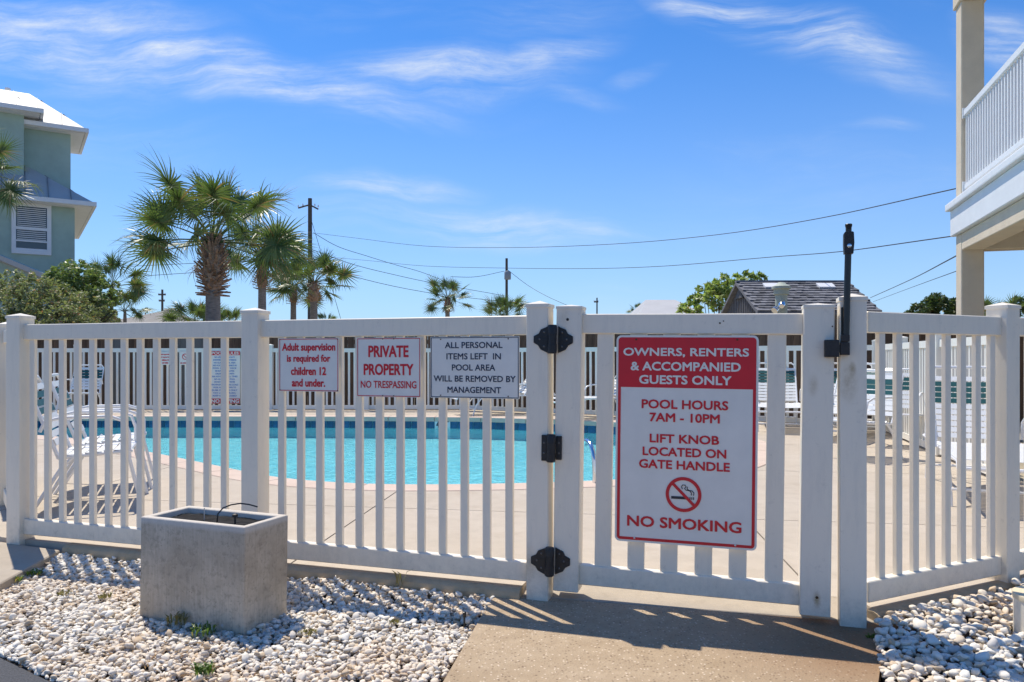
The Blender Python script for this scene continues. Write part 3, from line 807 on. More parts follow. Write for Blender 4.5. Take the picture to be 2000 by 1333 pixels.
def build_latch():
    base = line_pt(G0, A_GATE, along(G0, A_GATE, 1652, -.045), -.045)
    t = empty('gate_latch', (base[0], base[1], 0), R(A_GATE), 'tall black magnetic gate latch with lift knob on top, fixed to the latch post', 'latch')
    k = base[1] / 1500
    zz = lambda py: 1.10 - (py - 700) * k
    xx = lambda px: (px - 1652) * k / 1.10
    MB().tube([(xx(1652.5), 0, zz(655)), (xx(1656.5), 0, zz(497))], 0.0128, 20).build('latch_tube', BLACK_PLASTIC, t, smooth=True)
    MB().box((xx(1640.5), -0.017, zz(694)), (xx(1659), 0.017, zz(669))).build('latch_body', GREY_PLASTIC, t, bevel=0.003, seg=2)
    MB().box((xx(1642), -0.016, zz(668)), (xx(1659), 0.016, zz(654))).build('latch_collar', GREY_PLASTIC, t, bevel=0.004, seg=2)
    hd = MB().prism([(xx(1648), zz(497)), (xx(1666), zz(497)), (xx(1668), zz(476)), (xx(1667), zz(456)), (xx(1665), zz(454)), (xx(1649.5), zz(454)), (xx(1647.2), zz(458)), (xx(1647), zz(480))], -0.019, 0.017, VERT)
    h = hd.build('latch_head', GREY_PLASTIC, t, bevel=0.0025, seg=2)
    MB().lathe([(0.0085, 0), (0.0085, 0.004), (0.006, 0.005)], n=20).build('key_cylinder', CHROME, h, (xx(1657.5), -0.019, zz(482)), (R(90), 0, 0), smooth=True)
    MB().lathe([(0.0115, 0), (0.0115, 0.018), (0.0135, 0.024), (0.0140, 0.031), (0.012, 0.033)], n=20).build('lift_knob', BLACK_PLASTIC, t, (xx(1657.5), 0, zz(454)), smooth=True)
    MB().box((xx(1609), -0.020, zz(698)), (xx(1638), 0.022, zz(664))).build('striker_block', GREY_PLASTIC, t, bevel=0.005, seg=2)
    MB().box((xx(1634), -0.008, zz(690)), (xx(1643), 0.012, zz(674))).build('striker_arm', BLACK_PLASTIC, t, bevel=0.002)
    MB().box((xx(1643), 0.012, zz(688)), (xx(1657), 0.030, zz(600))).build('mounting_bracket', BLACK_PLASTIC, t, bevel=0.002)
    return t


def sign_frame(px0, py0, px1, py1, P, ang, off):
    """centre, width, height of a sign given two opposite corners on a fence plane"""
    s0, s1 = along(P, ang, px0, off), along(P, ang, px1, off); W0, W1 = line_pt(P, ang, s0, off), line_pt(P, ang, s1, off)
    zt = 1.10 - (py0 - 700) / 1500 * W0[1]; zb = 1.10 - (py1 - 700) / 1500 * W1[1]
    return ((W0[0] + W1[0]) / 2, (W0[1] + W1[1]) / 2, (zt + zb) / 2), s1 - s0, zt - zb


def build_signs():
    # 1 adult supervision
    c, w, h = sign_frame(545.5, 661.5, 662, 766, P0, A_MAIN, -0.004)
    def small(label, c, w, h, col, lines, screws, bw=0.0035, inset=0.003):
        s = empty('sign', c, R(A_MAIN), label, 'sign')
        plate(w, h, 0.003, -0.002, 0.002).build('sign_panel', SIGN_WHITE, s)
        frame_ring(w - inset * 2, h - inset * 2, bw, 0.002, -0.0032).build('border', col, s)
        for (txt, x, z, size, tw, bold) in lines:
            text_part(txt, size, col, s, (x, -0.0032, z), 'lettering', w=tw, bold=bold)
        for (x, z) in screws: MB().lathe([(0.003, 0), (0.003, 0.002), (0.0015, 0.003)], n=10).build('screw', RUST, s, (x, -0.0028, z), (R(90), 0, 0))
        return s
    k = h / 104.5
    L = lambda py: h / 2 - (py - 661.5) * k
    small('square white sign with red border reading Adult supervision is required for children', c, w, h, SIGN_RED,
          [('Adult supervision', 0.0, L(681), 18.5 * k, w * .885, 0.02), ('is required for', 0.0, L(703), 17.5 * k, w * .72, 0.02), ('children 12', 0, L(726), 15.0 * k, w * .58, 0.02), ('and under.', 0, L(749), 14.5 * k, w * .55, 0.02)],
          ((-w / 2 + .006, h / 2 - .006), (w / 2 - .006, h / 2 - .006), (-w / 2 + .006, -h / 2 + .006), (w / 2 - .006, -h / 2 + .006)))
    c, w, h = sign_frame(697.5, 660.5, 822, 777, P0, A_MAIN, -0.004); k = h / 116.5; L = lambda py: h / 2 - (py - 660.5) * k
    small('square white sign with red border reading PRIVATE PROPERTY NO TRESPASSING', c, w, h, SIGN_RED,
          [('PRIVATE', 0.0, L(687.5), 21.5 * k, w * .62, 0.017), ('PROPERTY', 0.0, L(723), 21 * k, w * .77, 0.017), ('NO TRESPASSING', 0, L(752.5), 13.8 * k, w * .87, 0.010)],
          ((-.03, h / 2 - .006), (.03, h / 2 - .006), (-.03, -h / 2 + .006), (.03, -h / 2 + .006)))
    c, w, h = sign_frame(841, 658.5, 1014.5, 780, P0, A_MAIN, -0.004); k = h / 121.5; L = lambda py: h / 2 - (py - 658.5) * k
    small('wide white sign with navy border about personal items left in the pool area', c, w, h, SIGN_NAVY,
          [('ALL PERSONAL', -.003, L(675.3), 11.8 * k, w * .645, 0.011), ('ITEMS LEFT  IN', -.003, L(697.5), 11.8 * k, w * .61, 0.011), ('POOL AREA', -.003, L(719.5), 11.8 * k, w * .485, 0.011),
           ('WILL BE REMOVED BY', 0.0, L(741.5), 11.8 * k, w * .92, 0.011), ('MANAGEMENT', 0.0, L(763.5), 11.8 * k, w * .60, 0.011)],
          ((-w * .38, h / 2 - .012), (w * .38, h / 2 - .012), (-w * .38, -h / 2 + .012), (w * .38, -h / 2 + .012)))
    # the big one on the gate
    c, w, h = sign_frame(1202.5, 656.5, 1480, 1075.5, G0, A_GATE, -0.010)
    s = empty('sign', c, R(A_GATE), 'large white and red sign on the gate, OWNERS, RENTERS & ACCOMPANIED GUESTS ONLY', 'sign')
    s.rotation_euler = (0, R(0.55), R(A_GATE))
    k = w / 277.5
    plate(w, h, 0.022, -0.0015, 0.0015).build('sign_panel', SIGN_WHITE, s)
    frame_ring(w - 0.018, h - 0.018, 0.0125, 0.015, -0.0026).build('border', SIGN_RED, s)
    hw, ht = w - 0.030, 0.0
    top = h / 2 - 0.0165; hh = 98 * k
    MB().add([(-hw / 2, -0.0025, top), (hw / 2, -0.0025, top), (hw / 2, -0.0025, top - hh), (-hw / 2, -0.0025, top - hh)], [(0, 1, 2, 3)]).build('red_header', SIGN_RED, s)
    Lz = lambda f: h / 2 - f * h
    for (txt, f, sz, tw, m) in (('OWNERS, RENTERS', .0825, .0420, .880, SIGN_WHITE), ('& ACCOMPANIED', .1485, .0400, .770, SIGN_WHITE), ('GUESTS ONLY', .2125, .0400, .645, SIGN_WHITE),
                                ('POOL HOURS', .330, .0410, .605, SIGN_RED), ('7AM - 10PM', .393, .0400, .490, SIGN_RED), ('LIFT KNOB', .494, .0395, .485, SIGN_RED), ('LOCATED ON', .557, .0395, .585, SIGN_RED),
                                ('GATE HANDLE', .618, .0400, .635, SIGN_RED), ('NO SMOKING', .897, .0490, .800, SIGN_RED)):
        text_part(txt, sz * h, m, s, (-0.004, -0.0036, Lz(f)), 'lettering', w=tw * w, bold=0.018)
    # no smoking symbol
    cz = Lz(.757); ro = 35 * k; ri = 28.5 * k
    e = empty('no_smoking_symbol', (-0.004, 0, cz)); e.parent = s
    n = 48; m = MB(); m.add([(ro * math.cos(2 * math.pi * i / n), -0.0042, ro * math.sin(2 * math.pi * i / n)) for i in range(n)] + [(ri * math.cos(2 * math.pi * i / n), -0.0042, ri * math.sin(2 * math.pi * i / n)) for i in range(n)],
                          [(i, (i + 1) % n, n + (i + 1) % n, n + i) for i in range(n)]); m.build('ring', SIGN_RED, e)
    MB().box((-ri * 1.02, -0.0046, -2.9 * k), (ri * 1.02, -0.0041, 2.9 * k), Matrix.Rotation(R(45), 4, 'Y')).build('slash', SIGN_RED, e)
    MB().box((-24 * k, -0.0036, -9.5 * k), (10 * k, -0.0031, -4.2 * k)).build('cigarette', SIGN_BLACK, e)
    m = MB()
    for x in (12, 15.5, 19): m.box((x * k, -0.0036, -9.5 * k), ((x + 1.8) * k, -0.0031, -4.2 * k))
    m.build('cigarette_tip', SIGN_BLACK, e)
    m = MB()
    for dx in (0, 5):
        pts = [Vector((x * k, -0.0034, z * k)) for x, z in ((15 + dx * .9, -1), (15.5 + dx, 4), (12 + dx, 8), (5 + dx, 9), (2 + dx, 12), (5 + dx * .6, 16), (3 + dx * .3, 19), (-2 + dx * .3, 19), (-4, 15), (-2, 11))][:(10 if dx == 0 else 6)]
        m.tube(pts, 0.85 * k, 4)
    m.build('smoke', SIGN_BLACK, e)
    for (x, z) in ((-w * .355, h / 2 - .019), (w * .355, h / 2 - .019), (-w * .355, -h / 2 + .018), (w * .355, -h / 2 + .018)):
        MB().lathe([(0.0042, 0), (0.0042, 0.002), (0.002, 0.003)], n=12).build('screw', ALU if z < 0 else RUST, s, (x, -0.0035, z), (R(90), 0, 0))


# ------------------------------------------------------------------ far fences
def far_fence(name_label, pts, mt, post_step, z0=DECK_Z):
    root = empty('picket_fence', (pts[0][0], pts[0][1], 0), 0, name_label, 'fence')
    org = Vector((pts[0][0], pts[0][1], 0))
    pm = post_mesh(1.30, 0.10, True, mt); cm = cap_mesh(0.10, True, mt); kk = MB().box((-0.019, -0.011, 0.14), (0.019, 0.011, 1.22)).mesh('picket', mt); n_p = 0; loose = MB()
    for i in range(len(pts) - 1):
        a, b = Vector(pts[i]), Vector(pts[i + 1]); d = b - a; L = d.length; ang = math.atan2(d.y, d.x); d.normalize()
        n = max(1, round(L / post_step)); st = L / n
        for j in range(n + (1 if i == len(pts) - 2 else 0)):
            q = a + d * st * j; p = inst('post', pm, root, Vector((q.x, q.y, z0 + 0.015)) - org, (0, 0, ang)); inst('post_cap', cm, p, (0, 0, 1.304))
        for j in range(n):
            q = a + d * st * (j + .5)
            for (z, h) in ((H_TOP - RAIL_H + 0.012, 0.08), (0.075, 0.075)):
                MB().box((-st / 2 + .05, -0.022, z), (st / 2 - .05, 0.022, z + h)).build('rail', mt, root, Vector((q.x, q.y, 0)) - org, (0, 0, ang))
            m = int((st - .12) / 0.112)
            for r in range(m):
                q2 = a + d * (st * j + st / 2 + (r - (m - 1) / 2) * 0.112)
                inst('picket', kk, root, Vector((q2.x, q2.y, 0)) - org, (0, 0, ang)); n_p += 1
    return root


def wood_fence():
    pts = [(-15, 16.35), (-0.9, 16.35), (6.3, 12.55), (16, 14.2)]
    root = empty('wood_fence', (pts[0][0], pts[0][1], 0), 0, 'tall brown wooden privacy fence of vertical boards behind the far white fence', 'fence'); org = Vector((pts[0][0], pts[0][1], 0))
    bd = MB().box((-0.068, -0.010, -0.05), (0.068, 0.010, 1.74)).mesh('board', WOOD_M)
    GREYB = mat('grey_fence_board', (0.13, 0.135, 0.13), 0.85, var=0.2, vscale=3, objvar=0.15); bd2 = MB().box((-0.068, -0.010, -0.05), (0.068, 0.010, 1.74)).mesh('board', GREYB)
    for i in range(len(pts) - 1):
        a, b = Vector(pts[i]), Vector(pts[i + 1]); d = b - a; L = d.length; ang = math.atan2(d.y, d.x); d.normalize(); n = int(L / 0.142)
        for j in range(n):
            q = a + d * (0.142 * (j + .5)); px = 1000 + 1500 * q.x / q.y
            me = bd2 if (215 < px < 240 or 345 < px < 365 or 380 < px < 400) else bd
            inst('board', me, root, Vector((q.x, q.y + random.uniform(-.004, .004), random.uniform(-.02, .01))) - org, (0, 0, ang))
        for z in (0.3, 1.4):
            q = (a + b) / 2; nr = Vector((-d.y, d.x))
            MB().box((-L / 2, 0.012, z), (L / 2, 0.05, z + .09)).build('rail', WOOD_M, root, Vector((q.x, q.y, 0)) - org, (0, 0, ang))
    return root


def small_sign(label, px0, py0, px1, py1, Z, kind):
    a, b = at(px0, py0, Z), at(px1, py1, Z); w, h = b.x - a.x, a.z - b.z
    s = empty('sign', ((a.x + b.x) / 2, Z, (a.z + b.z) / 2), 0, label, 'sign')
    plate(w, h, 0.01, -0.002, 0.002).build('sign_panel', SIGN_WHITE, s)
    if kind == 'rules':
        for (z0, z1) in ((h / 2 - .003, h / 2 - .085), (-h / 2 + .105, -h / 2 + .003)):
            MB().add([(-w / 2 + .004, -0.004, z0), (w / 2 - .004, -0.004, z0), (w / 2 - .004, -0.004, z1), (-w / 2 + .004, -0.004, z1)], [(0, 1, 2, 3)]).build('red_band', SIGN_RED, s)
        text_part('POOL RULES', 0.055, SIGN_WHITE, s, (0, -0.006, h / 2 - .044), w=w * .9, bold=.02)
        text_part('NO DIVING', 0.07, SIGN_WHITE, s, (0, -0.006, -h / 2 + .054), w=w * .92, bold=.03)
        rr = random.Random(3)
        rules = ['NO LIFEGUARD ON DUTY', 'SHOWER BEFORE ENTERING', 'NO GLASS IN POOL AREA', 'NO FOOD OR DRINKS IN', 'POOL OR WET DECK', 'NO RUNNING OR PLAYING', 'CHILDREN MUST BE WITH', 'AN ADULT AT ALL TIMES', 'NO ANIMALS IN POOL',
                 'DO NOT SWALLOW WATER', 'MAXIMUM BATHING LOAD', 'POOL HOURS DAWN TO', 'DUSK OWNERS ONLY', 'NO LOUD MUSIC', 'KEEP GATE CLOSED']
        for i, t in enumerate(rules):
            text_part(t, 0.030, SIGN_BLUE, s, (-0.01, -0.004, h / 2 - .125 - i * (h - .27) / 14.3), w=w * rr.uniform(.62, .9), bold=.02)
    elif kind == 'text':
        for i, t in enumerate(('Adult supervision', 'is required for', 'children 12', 'and under.')):
            text_part(t, 0.030, SIGN_RED, s, (0, -0.004, h / 2 - .05 - i * .055), w=w * (.8, .65, .55, .5)[i], bold=.03)
    else:
        n = 20; ro, ri = 0.06, 0.046
        MB().add([(ro * math.cos(2 * math.pi * i / n), -0.004, .03 + ro * math.sin(2 * math.pi * i / n)) for i in range(n)] + [(ri * math.cos(2 * math.pi * i / n), -0.004, .03 + ri * math.sin(2 * math.pi * i / n)) for i in range(n)],
                 [(i, (i + 1) % n, n + (i + 1) % n, n + i) for i in range(n)]).build('ring', SIGN_RED, s)
        MB().box((-.05, -.0045, -.006), (.05, -.0038, .006), Matrix.Rotation(R(45), 4, 'Y')).build('slash', SIGN_RED, s, (0, 0, .03))
        text_part('NO SMOKING', 0.026, SIGN_RED, s, (0, -0.004, -h / 2 + .035), w=w * .85, bold=.03)
    return s


# ------------------------------------------------------------------ furniture
def arc(c, r, a0, a1, n, ax1, ax2):
    return [Vector(c) + Vector(ax1) * r * math.cos(R(a0 + (a1 - a0) * i / n)) + Vector(ax2) * r * math.sin(R(a0 + (a1 - a0) * i / n)) for i in range(n + 1)]


STRAP_ME = {}


def strap(parent, y, z, w, tilt, green=False, wide=0.046):
    key = (round(w, 3), green, wide)
    if key not in STRAP_ME:
        m = MB(); n = 5; vs = []; fs = []
        for i in range(n + 1):
            x = -w / 2 + w * i / n; sag = -0.008 * math.sin(math.pi * i / n)
            vs += [(x, -wide / 2, sag + .002), (x, wide / 2, sag + .002), (x, wide / 2, sag - .002), (x, -wide / 2, sag - .002)]
        for i in range(n):
            for k in range(4): fs.append((i * 4 + k, i * 4 + (k + 1) % 4, i * 4 + 4 + (k + 1) % 4, i * 4 + 4 + k))
        m.add(vs, fs); STRAP_ME[key] = m.mesh('strap', STRAP_G if green else STRAP_W)
    return inst('strap', STRAP_ME[key], parent, (0, y, z), (tilt, 0, 0))


def make_lounger(label, group='strap loungers around the pool', back=52):
    """head at +y, foot at -y"""
    t = empty('sun_lounger', (0, 0, 0), 0, label, 'sun lounger', group); w = 0.62; zs = 0.36; m = MB(); b = R(back); hy = 0.28; Lb = 0.78
    for s in (-1, 1):
        x = s * w / 2
        m.tube([(x, -1.0, zs - .05), (x, -0.97, zs), (x, -0.6, zs), (x, hy, zs), (x, 0.9, zs)], 0.0135, 8)
    m.tube([(-w / 2, -1.0, zs - .05), (w / 2, -1.0, zs - .05)], 0.0135, 8); m.tube([(-w / 2, .9, zs), (w / 2, .9, zs)], 0.0135, 8)
    m.build('frame', TUBE_W, t, smooth=True)
    bk = MB(); c, s_ = math.cos(b), math.sin(b)
    pts = [(-w / 2 + .02, hy, zs + .01)] + [(-w / 2 + .02, hy + Lb * c * .93, zs + Lb * s_ * .93), (-w / 2 + .07, hy + Lb * c, zs + Lb * s_), (w / 2 - .07, hy + Lb * c, zs + Lb * s_), (w / 2 - .02, hy + Lb * c * .93, zs + Lb * s_ * .93), (w / 2 - .02, hy, zs + .01)]
    bk.tube(pts, 0.0135, 8)
    for s in (-1, 1): bk.tube([(s * (w / 2 - .04), hy + .45 * c, zs + .45 * s_), (s * (w / 2 - .04), hy + .62, zs + .005)], 0.009, 6)
    bk.build('back_frame', TUBE_W, t, smooth=True)
    for y in (-0.62, 0.62):
        for s in (-1, 1):
            L = MB(); x = s * (w / 2 + .004); yy = -1 if y < 0 else 1
            L.tube([(x, y - .10 * yy, zs - .01), (x, y - .02, zs - .16), (x, y + .08 * yy, .02), (x, y + .08 * yy, .0)], 0.0125, 8); L.build('leg', TUBE_W, t, smooth=True)
        MB().tube([(-w / 2, y + .06 * (1 if y > 0 else -1), .12), (w / 2, y + .06 * (1 if y > 0 else -1), .12)], 0.011, 8).build('cross_bar', TUBE_W, t, smooth=True)
    for s in (-1, 1):
        x = s * (w / 2 + .035)
        MB().tube([(x, -.12, zs), (x, -.10, zs + .12), (x, -.04, zs + .19), (x, .08, zs + .215), (x, .30, zs + .215), (x, .40, zs + .17), (x, .42, zs + .03)], 0.0125, 8).build('armrest', TUBE_W, t, smooth=True)
    y = -0.95
    while y < hy - 0.02: strap(t, y, zs + .012, w + .02, 0); y += 0.0585
    d = 0.06; i = 0; N = int((Lb - .1) / 0.0585)
    while i < N:
        strap(t, hy + d * c, zs + d * s_ + .012, w - .02, b, green=(N - 5 <= i < N - 1)); d += 0.0585; i += 1
    return t


def make_armchair(label, group='strap armchairs on the pool deck'):
    """sits facing -y"""
    t = empty('armchair', (0, 0, 0), 0, label, 'armchair', group); w = 0.56; zs = 0.40; b = R(68); c, s_ = math.cos(b), math.sin(b); hy = 0.22; Lb = 0.56
    for s in (-1, 1):
        x = s * w / 2
        MB().tube([(x, -.30, .0), (x, -.22, .34), (x, -.22, .52), (x, -.19, .61), (x, -.10, .645), (x, .20, .645), (x, .30, .62), (x, .33, .55)], 0.0125, 8).build('armrest', TUBE_W, t, smooth=True)
        MB().tube([(x, .10, .40), (x, .20, .30), (x, .38, .0)], 0.0125, 8).build('leg', TUBE_W, t, smooth=True)
    m = MB()
    m.tube([(-w / 2, -.22, zs), (w / 2, -.22, zs)], 0.0125, 8); m.tube([(-w / 2, hy, zs - .03), (w / 2, hy, zs - .03)], 0.0125, 8)
    for s in (-1, 1): m.tube([(s * w / 2, -.24, zs), (s * w / 2, hy, zs - .03)], 0.0125, 8)
    m.build('seat_frame', TUBE_W, t, smooth=True)
    bk = MB(); bk.tube([(-w / 2 + .01, hy, zs - .03), (-w / 2 + .01, hy + Lb * c * .9, zs + Lb * s_ * .9), (-w / 2 + .06, hy + Lb * c, zs + Lb * s_), (w / 2 - .06, hy + Lb * c, zs + Lb * s_), (w / 2 - .01, hy + Lb * c * .9, zs + Lb * s_ * .9), (w / 2 - .01, hy, zs - .03)], 0.013, 8)
    bk.build('back_frame', TUBE_W, t, smooth=True)
    y = -0.20
    while y < hy: strap(t, y, zs + .012 - (y + .2) * .07, w + .01, 0); y += 0.0585
    d = 0.08
    for i in range(8):
        strap(t, hy + d * c - .008, zs + d * s_, w - .02, b, green=(4 <= i < 7)); d += 0.0585
    return t


def place(o, x, y, rz, z=DECK_Z): o.location = (x, y, z); o.rotation_euler = (0, 0, R(rz)); return o


def build_furniture():
    A = make_armchair('nearest white strap armchair, behind the first pickets on the left, facing right towards the pool')
    place(A, -3.02, 5.62, 112)
    def arm(label, x, y, rz): o = copy_tree(A); o['label'] = label; return place(o, x, y, rz)
    arm('white strap armchair standing just behind the nearest one at the left end of the fence', -3.30, 6.35, 113)
    arm('white strap armchair at the back left against the far fence, facing the pool', -8.25, 14.65, 5)
    arm('white strap armchair seen from the side in the right corner before the side fence', 4.58, 9.15, -40)
    arm('white strap armchair with green straps between the gate latch and the side fence', 3.62, 8.1, -60)
    B = make_lounger('white strap lounger with green head straps nearest to the angled fence on the right')
    place(B, 3.68, 6.0, -22)
    def lou(label, x, y, rz): o = copy_tree(B); o['label'] = label; return place(o, x, y, rz)
    lou('white strap lounger behind the right-hand armchairs, its foot towards the gate', 4.55, 10.4, -38)
    lou('white strap lounger seen head on between the large sign and the latch stile', 4.02, 11.6, -16)
    lou('white strap lounger seen through the gap between the gate and the latch post', 4.95, 11.15, -22)
    lou('white strap lounger beside the far fence just right of the hinge post', 1.55, 13.55, -62)
    lou('white strap lounger lying along the far fence left of the hinge post', -0.12, 14.5, -74)
    # grab rails of the pool ladder
    lad = empty('pool_ladder', (0.66, 6.62, DECK_Z), R(15), 'curved steel ladder rail at the near edge of the pool, beside the large sign', 'ladder')
    for x in (0.0, 0.5):
        pts = [(x, -0.14, -0.02), (x, -0.14, 0.05), (x, -0.13, 0.18)] + [(x, -0.13 + .17 * (1 - math.cos(a)), .18 + .16 * math.sin(a)) for a in (R(30), R(60), R(90), R(120), R(150))] + [(x, .22, .1), (x, .24, -.12), (x, .24, -.34)]
        MB().tube(pts, 0.020, 12).build('grab_rail', CHROME, lad, smooth=True)


# ------------------------------------------------------------------ gravel, walk, planter
def stones(name, poly, count, smin, smax, zfun, seed):
    rs = np.random.RandomState(seed)
    bm = bmesh.new(); bmesh.ops.create_icosphere(bm, subdivisions=2, radius=1.0)
    bm.verts.ensure_lookup_table(); base = np.array([v.co[:] for v in bm.verts]); faces = np.array([[v.index for v in f.verts] for f in bm.faces]); bm.free()
    protos = []
    for k in range(9):
        P = base.copy()
        for j in range(9):                                  # planar cuts give worn, angular faces
            n = rs.normal(size=3); n /= np.linalg.norm(n); d = rs.uniform(0.50, 0.85); t = P @ n; P -= np.outer(np.maximum(0, t - d) * 0.9, n)
        P *= (1 + 0.05 * rs.normal(size=(len(P), 1))); protos.append(P)
    xs = [p[0] for p in poly]; ys = [p[1] for p in poly]; V = []; F = []; n = 0; tries = 0; cell = {}; g = smin * 1.15
    while n < count and tries < count * 12:
        tries += 1; x = rs.uniform(min(xs), max(xs)); y = rs.uniform(min(ys), max(ys))
        if not inside(poly, x, y): continue
        s = rs.uniform(smin, smax) * (1.0 + 0.55 * (rs.rand() < 0.10)); lay = cell.get((int(x / g), int(y / g)), 0)
        if lay > 2: continue
        cell[(int(x / g), int(y / g))] = lay + 1
        P = protos[rs.randint(len(protos))] * np.array([s * rs.uniform(.8, 1.35), s * rs.uniform(.62, .95), s * rs.uniform(.42, .7)]) * 0.5
        a = rs.uniform(0, 6.28); tx, ty = rs.normal(0, .35, 2)
        M = np.array((Matrix.Rotation(a, 3, 'Z') @ Matrix.Rotation(tx, 3, 'X') @ Matrix.Rotation(ty, 3, 'Y')))
        P = P @ M.T + np.array([x, y, zfun(x, y) + lay * s * 0.22 + s * .1]); V.append(P); F.append(faces + n * len(base)); n += 1
    me = np_mesh(name, np.concatenate(V), np.concatenate(F), STONE_M, False)
    o = inst(name, me)
    return o


L_BED = [line_pt(P0, A_MAIN, along(P0, A_MAIN, 133), -0.048), line_pt(P0, A_MAIN, along(P0, A_MAIN, 975), -0.048), (-0.085, 3.50), (-0.27, 2.58), (-0.36, 2.15), (-0.85, 2.15), (-1.62, 2.70), (-1.96, 2.94), (-2.42, 3.2), (-2.44, 3.55)]
R_BED = [(1.47, 3.09), line_pt(R0, A_RIGHT, 0.02, -0.064), line_pt(R0, A_RIGHT, 2.4, -0.064), (3.9, 3.4), (3.2, 2.2), (1.14, 2.15), (1.25, 2.55), (1.40, 2.95)]


def zbed(x, y):
    s = (x - P0[0]) * math.sin(R(18)) + (y - P0[1]) * math.cos(R(18)); d = max(0.0, -s)      # distance in front of the kerb
    return -0.035 + 0.045 * math.exp(-d / 0.16) + 0.012 * noise.noise((x * 3, y * 3, 0))


def zbed_r(x, y):
    s = -(x - R0[0]) * math.sin(R(27)) + (y - R0[1]) * math.cos(R(27)); d = max(0.0, -s - .06)
    return -0.012 + 0.050 * math.exp(-d / 0.22) + 0.012 * noise.noise((x * 3, y * 3, 5))


def weed(name, label, x, y, z, r, n, material, h=0.05, group='small weeds in the white gravel', seed=0):
    rs = random.Random(seed); m = MB()
    for i in range(n):
        a = rs.uniform(0, 6.28); d = r * math.sqrt(rs.random()); bx, by = d * math.cos(a), d * math.sin(a); t = rs.uniform(0, 6.28); l = h * rs.uniform(.5, 1.2); wd = rs.uniform(.0025, .006)
        ex, ey = bx + math.cos(t) * l * .6, by + math.sin(t) * l * .6; px_, py_ = -math.sin(t) * wd, math.cos(t) * wd; mz = l * .7
        mx, my = (bx + ex) / 2, (by + ey) / 2
        m.add([(bx, by, 0), (mx + px_, my + py_, mz), (ex, ey, l * .8), (mx - px_, my - py_, mz)], [(0, 1, 2, 3)])
    o = m.build(name, material, None, (x, y, z)); return prop(o, label, 'weed', group)


